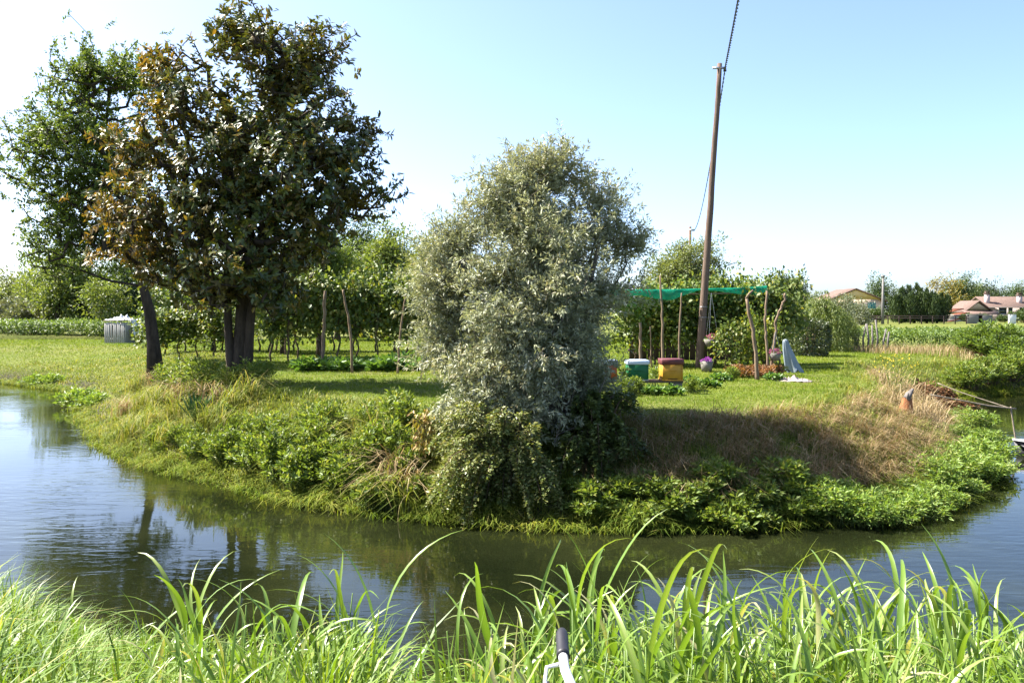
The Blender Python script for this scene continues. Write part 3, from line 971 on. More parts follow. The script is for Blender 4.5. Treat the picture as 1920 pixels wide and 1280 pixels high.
def weeping(seed, H, Rr, n_str, mat):
    g = np.random.default_rng(seed)
    mf, mt = MB(), MB()
    tube(mt, [(0, 0, -0.1), (0.05, 0, H * 0.5), (0, 0.05, H * 0.9)], [0.07, 0.05, 0.02], 7)
    for k in range(n_str):
        a = g.random() * 2 * math.pi
        rr = Rr * (0.25 + 0.75 * g.random() ** 0.6)
        h0 = H * (0.62 + 0.38 * (1 - rr / Rr) + 0.05 * g.normal())
        m_ = 44
        t = np.linspace(0, 1, m_)
        x = np.cos(a) * rr * np.minimum(1, t * 2.6) ** 0.7
        y = np.sin(a) * rr * np.minimum(1, t * 2.6) ** 0.7
        z = h0 * (1 - np.maximum(0, t - 0.25) * (1.1 + 0.25 * g.random())) + g.normal(size=m_) * 0.02
        P = np.stack([x, y, np.maximum(z, 0.03)], 1) + g.normal(size=(m_, 3)) * 0.04
        D = unit(np.stack([np.cos(a) * 0.4 + g.normal(size=m_) * 0.5, np.sin(a) * 0.4 + g.normal(size=m_) * 0.5, -0.9 * np.ones(m_)], 1))
        L = 0.13 * (0.7 + 0.6 * g.random(m_))
        leaves(mf, P, D, rand_dirs(m_, g), L, L * 0.26, np.clip(0.5 + 0.3 * g.normal(size=m_), 0, 1))
    return mt.mesh('weeping_trunk', 'vinestem', True), mf.mesh('weeping_leaves', mat)


wm = weeping(71, 2.7, 1.15, 170, 'willow')
for k, (px, Y, s, what) in enumerate([(1540, 36, 0.98, 'yellow-green weeping willow bush right behind the clipped hedge'), (1508, 40, 0.98, 'yellow-green weeping willow bush rising over the clipped hedge'), (1574, 37, 0.70, 'smallest weeping willow bush, nearest the grey pickets')]):
    o = thing('weeping_willow', what, 'shrub', G(px, 660, Y), k * 2.0, 'weeping willows by the trellis')
    o.scale = (s,) * 3
    link('trunk', wm[0], o)
    link('foliage', wm[1], o)['kind'] = 'stuff'

# shrubs on the bank below the olive
def spray_shrub(name, label, base, sprays, mat, seed, leaf, per=230, stem='vinestem'):
    """shrub made of arching, flat leafy sprays; sprays = end points with lengths"""
    g = np.random.default_rng(seed)
    root = thing(name, label, 'shrub', base)
    b = np.array(base)
    ms_, mf = MB(), MB()
    for e in sprays:
        e = np.array(e) - b
        t = np.linspace(0, 1, 7)[:, None]
        st = np.array([e[0] * 0.25, e[1] * 0.25 + 0.15, 0])
        mid = np.array([0, 0, 1]) * (0.25 + 0.25 * g.random())
        pts = st * (1 - t) + e * t + mid * (4 * t * (1 - t))
        tube(ms_, pts, 0.012 * (1.15 - t[:, 0]), 4, cap=False)
        hd = unit(np.array([e[0], e[1], 0]) + g.normal(size=3) * np.array([.4, .3, 0]))
        sd = np.array([-hd[1], hd[0], 0])
        tt = (0.35 + 0.65 * g.random(per) ** 0.8)[:, None]
        c = st * (1 - tt) + e * tt + mid * (4 * tt * (1 - tt))
        lat = (g.random((per, 1)) - 0.5) * 0.5 * (1.15 - tt)
        P = c + sd * lat + np.array([0, 0, 1]) * (g.normal(size=(per, 1)) * 0.03 - np.abs(lat) * 0.2)
        D = unit(hd * 0.6 + sd * np.sign(lat) * 0.8 + g.normal(size=(per, 3)) * 0.35)
        L = leaf * (0.6 + 0.7 * g.random(per))
        leaves(mf, P, D, unit(np.array([0, 0, 1.0]) + g.normal(size=(per, 3)) * 0.35), L, L * 0.5, np.clip(0.5 + 0.27 * g.normal(size=per) + 0.2 * (g.random() - .5), 0, 1))
    part('stems', ms_, stem, root)
    tag(part('foliage', mf, mat, root), kind='stuff')
    return root


g = np.random.default_rng(80)
sp = []
for px, py in [(820, 960), (840, 930), (870, 965), (900, 940), (935, 955), (960, 930), (830, 890), (870, 880), (910, 895), (950, 885), (985, 905), (990, 945), (810, 850), (850, 840), (900, 835), (945, 845), (990, 850), (830, 800), (880, 790), (930, 800), (980, 800), (1020, 820),
               (1030, 870), (1040, 920), (1060, 960), (1010, 965), (860, 985), (920, 985)]:
    for k in range(4):
        sp.append(at(px + g.normal() * 16, py + g.normal() * 12, 11.2 + g.random() * 1.1 + (1000 - py) * 0.002))
spray_shrub('privet_shrub', 'pale-leaved privet hanging in layers from under the olive to the water', (0.0, 12.3, float(zg(0.0, 12.3))), sp, 'privet', 81, 0.058)
sp = []
for px, py in [(1060, 800), (1100, 790), (1140, 800), (1170, 830), (1090, 850), (1130, 870), (1170, 890), (1100, 920), (1150, 940), (1120, 980), (1070, 985), (1190, 860), (1060, 900), (1150, 760), (1110, 750)]:
    for k in range(5):
        sp.append(at(px + g.normal() * 20, py + g.normal() * 14, 11.4 + g.random() * 1.2 + (1000 - py) * 0.003))
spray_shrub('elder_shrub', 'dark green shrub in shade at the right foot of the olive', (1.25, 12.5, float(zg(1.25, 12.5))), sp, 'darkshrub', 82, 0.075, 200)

# yellow creeper at the left foot of the olive
mf, ms_ = MB(), MB()
cb = G(790, 820, 12.9)
for k in range(7):
    e = at(775 + k * 5 + g.normal() * 6, 770 + g.random() * 20, 12.6)
    f_ = at(785 + k * 4, 830 + g.random() * 20, 12.5)
    t = np.linspace(0, 1, 16)[:, None]
    pts = f_ * (1 - t) + e * t + g.normal(size=(16, 3)) * 0.02
    tube(ms_, pts - np.array(cb), 0.005, 4, cap=False)
    P = np.repeat(pts, 3, 0) - np.array(cb) + g.normal(size=(48, 3)) * 0.04
    leaves(mf, P, unit(np.array([-.2, -.5, -0.8]) + g.normal(size=(48, 3)) * 0.4), unit(np.array([0, -1, .4]) + g.normal(size=(48, 3)) * .4), 0.08, 0.035, g.random(48))
root = thing('creeper', 'yellow autumn creeper climbing at the left foot of the olive', 'creeper', cb)
part('stems', ms_, 'vinestem', root)
tag(part('foliage', mf, 'yellowvine', root), kind='stuff')

# leafy weeds along the shore
nm = [shrub_meshes('nettle', 0.42, 0.62, 34, 26, 0.085, 'nettle', 90 + k, 0.07) for k in range(3)]
lm = [shrub_meshes('lush', 0.55, 0.46 + 0.08 * k, 70, 26, 0.078, 'lush', 95 + k, 0.09, width=0.34, up=0.15) for k in range(3)]
sh = [shrub_meshes('shade_weed', 0.5, 0.42, 40, 26, 0.10, 'nettle', 99 + k, 0.08) for k in range(2)]


def along(c_lo, c_hi, n, din, g, jit=0.25):
    """n places between x c_lo..c_hi along the far shore, din metres inland"""
    out_ = []
    for x in np.linspace(c_lo, c_hi, n):
        x = x + g.normal() * jit * 0.5
        y0 = float(coast_y(far_coast, x))
        y = y0 + din + g.normal() * jit * 0.6
        out_.append((x, y, float(zg(x, y))))
    return out_


g = np.random.default_rng(100)
for lo, hi, n_, din, what in [(-5.6, -0.9, 13, 0.3, 'leafy nettle clump at the water edge left of the olive'), (-4.9, -1.4, 9, 0.9, 'leafy nettle clump half way up the bank left of the olive'),
                              (-3.6, -1.2, 5, 1.5, 'leafy nettle clump near the top of the bank left of the olive'),
                              (-7.2, -1.2, 22, 0.6, 'small nettle tuft filling between the larger clumps left of the olive'), (-5.6, -1.4, 14, 1.3, 'small nettle tuft high on the bank left of the olive')]:
    for q in along(lo, hi, n_, din, g):
        shrub('nettle_clump', what, 'weed', nm[g.integers(3)], q, g.random() * 6, (0.6 + 0.45 * g.random()) if what[0] == 'l' else (0.35 + 0.3 * g.random()), 'nettles ' + what[19:])
for lo, hi, n_, din, what in [(1.0, 4.3, 14, 0.15, 'low leafy weed in the olive shade, touching the water'), (1.2, 4.0, 9, 0.5, 'low leafy weed in the olive shade, behind those touching the water')]:
    for q in along(lo, hi, n_, din, g):
        shrub('shore_weed', what, 'weed', sh[g.integers(2)], q, g.random() * 6, 0.55 + 0.3 * g.random(), 'shaded weeds ' + what[35:])
lush_px = [(1570, 955), (1620, 960), (1670, 955), (1720, 945), (1765, 930), (1600, 930), (1655, 925), (1710, 915), (1760, 900), (1800, 905), (1830, 880), (1790, 870), (1745, 880), (1850, 850), (1815, 845), (1850, 815), (1815, 810), (1780, 840), (1830, 785), (1800, 770), (1780, 800), (1860, 870), (1560, 925), (1530, 940)]
for px, py in lush_px:
    # find the bank point under this pixel (shore foot first, then up the slope)
    Ys = np.linspace(11.4, 24, 260)
    pts = np.array([at(px, py + 22, y_) for y_ in Ys])
    hz = np.maximum(zg(pts[:, 0], pts[:, 1]), WATER)
    i = int(np.argmax(pts[:, 2] < hz + 0.02))
    q = (float(pts[i][0]), float(pts[i][1]), float(max(hz[i], WATER - 0.05)) - 0.02)
    shrub('lush_weed', ('bright green leafy mound on the right shore below the dry grass' if px < 1740 else 'bright green leafy mound where the right shore turns towards the boat'), 'weed', lm[g.integers(3)], q, g.random() * 6, 0.65 + 0.35 * g.random(), 'bright weeds ' + ('below the dry grass' if px < 1740 else 'towards the boat'))
wl = shrub_meshes('water_weed', 0.6, 0.45, 46, 26, 0.10, 'lush', 110, 0.08)
for px, py, s, what in [(65, 722, 1.0, 'left of two small leafy islets in the shallows at far left'), (95, 724, 1.1, 'right of two small leafy islets in the shallows at far left'),
                        (150, 762, 1.25, 'leafy mound at the water edge where the left bank turns'), (178, 768, 1.1, 'lighter leafy mound right of the one where the left bank turns')]:
    Y = 2.9 * F / (py - 585)
    q = at(px, py, Y)
    shrub('water_weed', what, 'weed', wl, (q[0], Y, WATER - 0.03), s * 3, s, 'leafy mounds in the left shallows')

# tall single weed on the left slope
tm = shrub_meshes('tall_weed', 0.14, 1.05, 12, 60, 0.075, 'nettle', 111, 0.06, stem_r=0.007)
shrub('tall_weed', 'tall thin weed standing alone on the left bank slope', 'weed', tm, G(507, 850, 13.6), 0.4, 1.15)

# yucca
mb = MB()
g = np.random.default_rng(112)
n = 46
az = g.random(n) * 2 * math.pi
el = R(50) + g.random(n) * R(38)
D = np.stack([np.cos(az) * np.cos(el), np.sin(az) * np.cos(el), np.sin(el)], 1)
L = 0.5 + 0.25 * g.random(n)
leaves(mb, D * 0.04 + np.array([0, 0, 0.1]), D, unit(np.array([0, 0, 1.0]) - D * D[:, 2:3] + 0.05), L, 0.045, g.random(n), 4, fold=0.3, droop=0.05)
root = thing('yucca', 'spiky dark green yucca rosette on the left bank', 'plant', G(365, 760, 16.6))
tag(part('leaves', mb, 'yucca', root), kind='stuff')
mb = MB()
tube(mb, [(0, 0, -0.15), (0.01, 0, 0.12)], [0.05, 0.04], 7)
part('stem', mb, 'vinestem', root)
root.scale = (0.9,) * 3

# undergrowth round the magnolia
um = shrub_meshes('undergrowth', 0.5, 0.85, 34, 24, 0.09, 'nettle', 113, 0.1)
for px, Y, s, what in [(385, 18.9, 1.0, 'leafy undergrowth left of the dark thick trunk'), (425, 18.4, 0.8, 'low undergrowth in front of the dark thick trunk'), (470, 18.7, 0.8, 'undergrowth at the right side of the dark thick trunk'),
                       (350, 19.5, 1.0, 'undergrowth between the leaning trunk and the dark one'), (495, 19.8, 0.7, 'small shoots at the lawn edge right of the dark trunk'), (320, 21, 0.9, 'undergrowth at the foot of the leaning trunk')]:
    shrub('undergrowth', what, 'bush', um, G(px, 690, Y), Y, s, 'undergrowth round the dark tree')

# right shore bushes
rb_ = shrub_meshes('riverside_bush', 1.2, 1.3, 70, 60, 0.13, 'nettle', 114, 0.2, 'vinestem', stem_r=0.012)
rl = shrub_meshes('riverside_pale', 1.2, 1.3, 70, 60, 0.13, 'soy', 115, 0.2, 'vinestem', stem_r=0.012)
for px, Y, s, mm_, what in [(1872, 34.5, 1.15, rl, 'large light green bush on the far shore at right'), (1905, 33.5, 1.0, rl, 'light green bush at the right edge on the far shore'), (1838, 35, 0.9, rl, 'light bush left of the large one on the far shore'),
                            (1815, 29.6, 0.75, rb_, 'darker low bush at the water left of its neighbours on the far shore'), (1850, 30.6, 0.75, rb_, 'darker low bush at the water in the middle of the far shore'), (1890, 31.4, 0.8, rb_, 'darker low bush at the water near the right edge'),
                            (1918, 32.4, 0.8, rb_, 'darker low bush at the water, cut by the right edge')]:
    shrub('riverside_bush', what, 'bush', mm_, G(px, 700, Y), Y * 3, s, 'bushes on the far shore at right')
bm_ = shrub_meshes('dead_brush', 0.8, 0.5, 60, 26, 0.12, 'brownbush', 116, 0.1, 'vinestem', stem_r=0.008)
for px, Y, s, what in [(1728, 23.2, 1.05, 'left heap of dead red-brown brush on the right bank'), (1768, 24.6, 1.0, 'middle heap of dead red-brown brush on the right bank'), (1806, 26.4, 0.95, 'right heap of dead red-brown brush, by the far water')]:
    shrub('brush_heap', what, 'brush pile', bm_, G(px, 690, Y), Y, s, 'dead brush on the right bank')

# ------------------------------------------------------------------ grass
def land_points(n, Y0, Y1, fn, g, xr=0.68, pw=1.6):
    """points inside the view wedge, density falling with distance; fn(x, y) keeps a share"""
    u = g.random(n)
    a = 1 - pw
    Y = (Y0 ** (a + 1) + u * (Y1 ** (a + 1) - Y0 ** (a + 1))) ** (1 / (a + 1)) if abs(a + 1) > 1e-6 else Y0 * (Y1 / Y0) ** u
    X = (g.random(n) * 2 - 1) * xr * Y
    k = g.random(n) < fn(X, Y)
    return X[k], Y[k]


g = np.random.default_rng(120)


def crop_zone(x, y):
    return ((y > 51) & (x < -15)) | ((y > 36.6 + 0.02 * (x - 16)) & (x > 15.5))


X, Y = land_points(520000, 12.5, 56, lambda x, y: np.where((far_d(x, y) > np.where(x < -9, 1.0, 1.7)) & ~crop_zone(x, y), 1.0, 0), g, 0.66, 1.55)
Z = zi(X, Y)
n = len(X)
pat = sn(X, Y, 0.9) * 0.22 + sn(X, Y, 0.23, 2.0) * 0.22
r = np.clip(0.42 + pat + 0.2 * g.normal(size=n), 0, 1)
H = (0.045 + 0.05 * g.random(n)) * (1 + 0.5 * sn(X, Y, 1.7, 5)) * (1 + np.clip(Y - 20, 0, 30) * 0.018)
mb = MB()
blades(mb, np.stack([X, Y, Z - 0.005], 1), g.random(n) * 6.28, H, 0.009 + 0.0007 * np.clip(Y - 10, 0, 40), 0.4 + 0.7 * g.random(n), r, 1)
tag(link('lawn_grass', mb.mesh('lawn_grass', 'lawn')), 'short mown grass covering the garden on the point', None, None, 'stuff')

# long grass on the banks, green to straw on the left, tan on the right
X, Y = land_points(330000, 11.2, 38, lambda x, y: np.where((far_d(x, y) > 0.02) & (far_d(x, y) < np.where(x < -9, 5.5, 2.5) + 0.5 * sn(x, y, 1.3)), 1.0, 0) * np.where((x > 1.2) & (x < 12), 0.85, 1), g, 0.66, 2.2)
n = len(X)
dd = far_d(X, Y)
r = np.clip(0.42 + 0.25 * sn(X, Y, 1.1, 3) + 0.2 * g.normal(size=n) + 0.12 * (X < -5), 0, 1)
H = (0.12 + 0.24 * g.random(n)) * np.clip(0.85 + 0.5 * sn(X, Y, 0.9, 1) + 0.5 * sn(X, Y, 5, 3), 0.3, 1.8) * np.where(X < -10, 0.6, 1.0)
mb = MB()
blades(mb, np.stack([X, Y, zi(X, Y) - 0.01], 1), g.random(n) * 6.28, H, 0.009 + 0.006 * g.random(n) + 0.0004 * np.clip(Y - 12, 0, 30), 0.5 + 1.0 * g.random(n), r, 2)
tag(link('bank_grass', mb.mesh('bank_grass', 'bankgrass')), 'long green and straw-coloured grass on the river banks', None, None, 'stuff')

X, Y = land_points(250000, 11.5, 27, lambda x, y: np.where((x > 1.0) & (far_d(x, y) > 0.4) & (far_d(x, y) < 2.3 - 0.5 * np.clip((x - 5.5) / 2, 0, 1) + 0.35 * sn(x, y, 1.5)) & (sn(x, y, 2.2, 7) + 0.4 * sn(x, y, 6, 1) > -0.42), 1.0, 0), g, 0.6, 1.8)
n = len(X)
r = np.clip(0.52 + 0.25 * sn(X, Y, 1.4, 6) + 0.22 * g.normal(size=n), 0, 1)
tuft = np.clip(0.75 + 0.55 * sn(X, Y, 5.5, 2) + 0.35 * sn(X, Y, 11, 1), 0.25, 1.7)
H = (0.17 + 0.32 * g.random(n)) * tuft
mb = MB()
blades(mb, np.stack([X, Y, zi(X, Y) - 0.01], 1), R(-60) + 1.4 * sn(X, Y, 2.6, 9) + g.normal(size=n) * 0.8, H, 0.006 + 0.006 * g.random(n), 0.4 + 1.2 * g.random(n), r, 3)
tag(link('dry_bank_grass', mb.mesh('dry_bank_grass', 'drygrass')), 'dry tan grass matted over the right bank slope', None, None, 'stuff')

# grass hanging over the water's edge
n = 26000
xs = g.random(n) * 22 - 12.5
k_ = g.integers(3, len(far_coast) - 4, n)
tt_ = g.random(n)
cx = far_coast[k_] * (1 - tt_[:, None]) + far_coast[k_ + 1] * tt_[:, None]
X = cx[:, 0] + g.normal(size=n) * 0.12
Y = cx[:, 1] + g.normal(size=n) * 0.16 + 0.08
mb = MB()
blades(mb, np.stack([X, Y, np.maximum(zi(X, Y), WATER) - 0.02], 1), R(-90) + g.normal(size=n) * 0.9, (0.12 + 0.26 * g.random(n)) * (0.8 + 0.6 * sn(X, Y, 1.9, 8)), 0.012 + 0.0003 * Y, 0.7 + 1.0 * g.random(n), np.clip(0.3 + 0.25 * sn(X, Y, 1.3) + 0.2 * g.normal(size=n), 0, 1), 3)
tag(link('shore_grass', mb.mesh('shore_grass', 'bankgrass')), 'grass hanging over the water along the far shore', None, None, 'stuff')

# dry tall grass by the pickets and along the garden edge
n = 1800
X = 14.2 + g.random(n) * 6
Y = 33.0 + g.random(n) * 4.2
mb = MB()
blades(mb, np.stack([X, Y, zg(X, Y)], 1), g.random(n) * 6.28, 0.2 + 0.35 * g.random(n), 0.014, 0.3 + 0.5 * g.random(n), np.clip(0.6 + .25 * g.normal(size=n), 0, 1), 2)
tag(link('dry_meadow_grass', mb.mesh('dry_meadow_grass', 'drygrass')), 'tall pale dry grass at the foot of the grey pickets', None, None, 'stuff')

# arching dry canes on the left bank
def cane_meshes(seed, n, H, mat, width=0.016):
    g = np.random.default_rng(seed)
    mb = MB()
    P = np.stack([g.normal(size=n) * 0.12, g.normal(size=n) * 0.12, np.zeros(n)], 1)
    blades(mb, P, g.random(n) * 6.28, H * (0.6 + 0.6 * g.random(n)), width * (0.6 + 0.8 * g.random(n)), 0.5 + 1.1 * g.random(n), np.clip(0.55 + 0.28 * g.normal(size=n), 0, 1), 5)
    return mb.mesh('cane_leaves', mat)


cm = [cane_meshes(130 + k, 90, 0.8, 'bankgrass') for k in range(2)] + [cane_meshes(133, 90, 0.75, 'drygrass')]
for px, py, k in [(255, 700, 0), (285, 690, 2), (315, 700, 0), (340, 715, 2), (300, 730, 1), (265, 735, 0), (235, 745, 2), (330, 750, 0), (285, 770, 1), (390, 770, 0), (345, 690, 1), (420, 780, 1), (245, 790, 0), (310, 800, 1), (380, 690, 0), (410, 700, 1), (440, 705, 0), (365, 720, 1), (470, 715, 0), (430, 735, 1), (400, 725, 2), (350, 665, 0), (600, 800, 1), (700, 800, 0), (740, 860, 2), (760, 900, 2), (720, 910, 0), (765, 930, 1)]:
    Ys = np.linspace(12, 30, 300)
    pts = np.array([at(px, py + 35, y_) for y_ in Ys])
    i = int(np.argmax(pts[:, 2] < zg(pts[:, 0], pts[:, 1])))
    q = pts[i]
    o = tag(link('cane_tuft', cm[k], None, (q[0], q[1], float(zg(q[0], q[1])) - 0.02), (0, 0, px)), 'arching straw-tipped cane grass tuft on the left bank slope', 'grass tuft', 'cane grass tufts on the left bank')
cm2 = [cane_meshes(140, 60, 0.75, 'drygrass', 0.012)]
for px, py in [(1660, 690), (1685, 700), (1705, 715), (1725, 725), (1740, 745), (1715, 760), (1680, 755), (1755, 765), (1655, 720), (1760, 735)]:
    Y = 17.0 + (760 - py) * 0.08
    q = G(px, py, Y)
    link_ = tag(link('dry_tuft', cm2[0], None, q, (0, 0, px)), 'tall dry grass tuft beside the orange-brown stump', 'grass tuft', 'dry tufts by the stump')
g = np.random.default_rng(141)
for px, Y in [(1660, 24.5), (1690, 20.5), (1676, 19.6)]:
    root = thing('flowering_weed', 'tall weed with small yellow flowers at the edge of the right bank', 'weed', G(px, 690, Y), px, 'yellow-flowered weeds on the right bank')
    ms_, mf, mo = MB(), MB(), MB()
    for k in range(9):
        e = np.array([g.normal() * .22, g.normal() * .22, .55 + .35 * g.random()])
        tube(ms_, [(e[0] * .2, e[1] * .2, -.02), e * .6, e], .005, 4, cap=False)
        nn = 16
        t = g.random((nn, 1))
        P = e * t
        leaves(mf, P, rand_dirs(nn, g), rand_dirs(nn, g), .08, .02, g.random(nn))
        C = e + g.normal(size=(2, 3)) * .05
        for j in range(4):
            leaves(mo, C, unit(rand_dirs(2, g) + np.array([0, 0, .6])), rand_dirs(2, g), .03, .026, g.random(2))
    tag(part('stems', ms_, 'stem', root), kind='stuff')
    tag(part('foliage', mf, 'bankgrass', root), kind='stuff')
    tag(part('blooms', mo, 'yellowflower', root), kind='stuff')

# ------------------------------------------------------------------ crop fields
def crop(name, label, x0, x1, y0, y1, h, n, seed, leaf):
    g = np.random.default_rng(seed)
    u = g.random(n)
    Y = y0 * (y1 / y0) ** (u ** 1.5)
    X = x0 + (x1 - x0) * g.random(n) * np.minimum(1, Y / y0 * 0.6 + 0.4)
    row = np.sin(Y * 2 * math.pi / 0.9)
    hh = h * (0.88 + 0.08 * row + 0.14 * sn(X, Y, 0.9))
    front = (Y - y0) < 1.3
    Z = hh * np.where(front, 0.25 + 0.75 * g.random(n) ** 0.6, 0.8 + 0.22 * g.random(n))
    P = np.stack([X, Y, Z], 1)
    D = unit(rand_dirs(n, g) + np.array([0, -0.3, 0.1]))
    L = leaf * (0.6 + 0.7 * g.random(n)) * (1 + (Y - y0) / y0 * 0.8)
    mb = MB()
    leaves(mb, P, D, unit(np.array([0, -0.2, 1.0]) + rand_dirs(n, g) * 0.55), L, L * 0.55, np.clip(0.5 + 0.25 * g.normal(size=n) + .15 * sn(X, Y, .5), 0, 1))
    o = link(name, mb.mesh(name, 'soy'))
    return tag(o, label, None, None, 'stuff')


crop('crop_field', 'leafy green crop rows along the left meadow', -48, -17, 51.5, 68, 1.12, 60000, 150, 0.17)
crop('crop_field', 'leafy green crop field in front of the houses at right', 15.8, 52, 37.5, 46, 0.85, 60000, 151, 0.13)

# ------------------------------------------------------------------ vines
def vine_meshes(seed, W_, z0, z1, n, leaf=0.13, dep=0.35):
    g = np.random.default_rng(seed)
    ms_, mf = MB(), MB()
    pts = [(0, 0, -0.1)]
    for k in range(1, 7):
        pts.append((0.06 * math.sin(k * 1.7 + seed), 0.05 * math.cos(k * 2.1 + seed), k / 6 * (z0 + 0.35)))
    tube(ms_, pts, np.linspace(0.035, 0.018, 7), 6, wob=0.1, g=g)
    top = np.array(pts[-1])
    for k in range(7):
        e = np.array([(g.random() - .5) * W_, (g.random() - .5) * dep, z0 + (z1 - z0) * g.random()])
        tube(ms_, [top, (top + e) / 2 + g.normal(size=3) * .06, e], [0.012, 0.009, 0.005], 4, cap=False)
    nc = 26
    C = np.stack([(g.random(nc) - .5) * W_, (g.random(nc) - .5) * dep, z0 + (z1 - z0) * g.random(nc) ** 0.8], 1)
    own = g.integers(0, nc, n)
    P = C[own] + g.normal(size=(n, 3)) * np.array([0.16, 0.13, 0.16])
    D = unit(rand_dirs(n, g) + np.array([0, -0.35, -0.35]))
    L = leaf * (0.6 + 0.7 * g.random(n))
    leaves(mf, P, D, unit(np.array([0, -0.6, 0.8]) + rand_dirs(n, g) * 0.6), L, L * 0.8, np.clip(0.42 + 0.25 * g.normal(size=n) + 0.35 * (g.random(nc)[own] - .5), 0, 1), 4)
    return ms_.mesh('vine_wood', 'vinestem', True), mf.mesh('vine_leaves', 'vine')


vm = [vine_meshes(160 + k, 1.6, 0.75, 2.3, 900) for k in range(4)]


def vine(label, q, rot, s, group, k):
    o = thing('grape_vine', label, 'vine', q, rot, group)
    o.scale = s
    link('vine_stem', vm[k % 4][0], o)
    link('foliage', vm[k % 4][1], o)['kind'] = 'stuff'


g = np.random.default_rng(165)
k = 0
for px in range(500, 830, 34):
    vine('grape vine in the front row behind the garden bed', G(px + g.normal() * 5, 650, 28.5 + g.normal() * .25), (g.random() - .5) * 0.5, (1, 1, 1.0 + 0.25 * g.random()), 'front vine row left of the olive', k)
    k += 1
for px in range(310, 830, 36):
    vine('grape vine in the back row beyond the lit grass', G(px + g.normal() * 5, 650, 36 + g.normal() * .3), (g.random() - .5) * 0.5, (1.15, 1.1, 1.2 + 0.3 * g.random()), 'back vine row left of the olive', k)
    k += 1
for px in range(300, 440, 34):
    vine('grape vine between the leaning and the thick trunk', G(px, 650, 31 + g.normal() * .3), (g.random() - .5), (1, 1, 0.85), 'vines behind the two trunks', k)
    k += 1
for row_y, h0 in ((25.7, 0.98), (27.2, 1.1)):
    for px in range(1192, 1480, 30):
        if row_y < 27 and px > 1470:
            continue
        vine('leafy vine climbing the trellis under the green net' if row_y < 27 else 'leafy vine in the back row of the netted trellis', G(px + g.normal() * 4, 650, row_y + g.normal() * .2), (g.random() - .5) * 0.6,
             (0.85, 1.0, h0 * (0.95 + 0.15 * g.random()) * (0.9 if px < 1250 else 1.0)), 'vines on the front of the netted trellis' if row_y < 27 else 'back vines of the netted trellis', k)
        k += 1
# bean plants trailing lower on the right half of the trellis
lv = [vine_meshes(170 + k, 0.9, 0.15, 1.5, 420, 0.11, 0.4) for k in range(2)]
for j, px in enumerate((1362, 1388, 1412, 1432, 1448)):
    o = thing('bean_plant', 'low leafy climber between the crooked stakes in front of the trellis', 'vine', G(px, 690, 24.0 + .3 * (j % 2)), j, 'climbers between the crooked stakes')
    o.scale = (0.8, 0.8, 0.85 + 0.1 * (j % 3))
    link('vine_stem', lv[j % 2][0], o)
    link('foliage', lv[j % 2][1], o)['kind'] = 'stuff'

# garden beds
gm = [shrub_meshes('garden_plant', 0.42, 0.3, 22, 14, 0.15, 'garden', 175 + k, 0.08, width=0.6, shape=4) for k in range(2)]
g = np.random.default_rng(177)
for px in list(range(582, 800, 20)):
    for Y in (24.3, 25.4):
        shrub('garden_plant', 'broad-leaved vegetable plant in the bed along the tall stakes', 'plant', gm[g.integers(2)], G(px + g.normal() * 5, 690, Y + g.normal() * .2), g.random() * 6, 0.75 + .4 * g.random(), 'vegetable bed left of the olive')
rp = shrub_meshes('red_plant', 0.3, 0.3, 18, 16, 0.10, 'redplant', 179, 0.07)
for px, Y in [(1375, 21.6), (1392, 21.9), (1405, 21.4), (1428, 21.8), (1440, 21.5), (1385, 22.3), (1418, 22.4), (1452, 22)]:
    shrub('red_plant', 'low reddish garden plant at the foot of the forked stake', 'plant', rp, G(px, 700, Y), px, 0.9, 'reddish bed by the stakes')
for j, (px, Y) in enumerate([(1190, 17.2), (1225, 17.0), (1262, 16.9), (1300, 17.3), (1330, 18.5), (1350, 20.3), (1372, 20.6), (1450, 20.6), (1295, 19.4), (1170, 16.8)]):
    shrub('garden_weed', 'leafy weed in the rough grass around the hives', 'weed', gm[j % 2] if j % 3 else nm[j % 3], G(px, 720, Y), j, 0.55, 'weeds around the hives')


# ------------------------------------------------------------------ stakes, poles, net
def stake(label, pix, Y, r0, r1, mat='stake', group=None, fork=None, name='wooden_stake', cat='stake'):
    P = [at(a, b, Y) for a, b in pix]
    r0, r1 = r0 * .72, r1 * .7
    gb = float(zg(P[0][0], Y))
    P[0][2] = gb - 0.05
    P = np.array(P)
    b = np.array([P[0][0], Y, gb])
    t = np.linspace(0, 1, 4 * len(P))
    Pi = np.stack([np.interp(t, np.linspace(0, 1, len(P)), P[:, k]) for k in range(3)], 1)
    Pi[1:-1] += rng.normal(size=Pi[1:-1].shape) * r0 * 0.25
    mb = MB()
    tube(mb, Pi - b, np.linspace(r0, r1, len(Pi)), 8, wob=0.06)
    if fork:
        root = thing(name, label, cat, b, 0, group)
        part('shaft', mb, mat, root, True)
        mb = MB()
        Fk = np.array([at(a, c, Y) for a, c in fork])
        tube(mb, Fk - b, np.linspace(r1 * .9, r1 * .5, len(Fk)), 7, wob=0.05)
        part('side_branch', mb, mat, root, True)
        return root
    return tag(link(name, mb.mesh(name, mat, True), None, tuple(b)), label, cat, group)


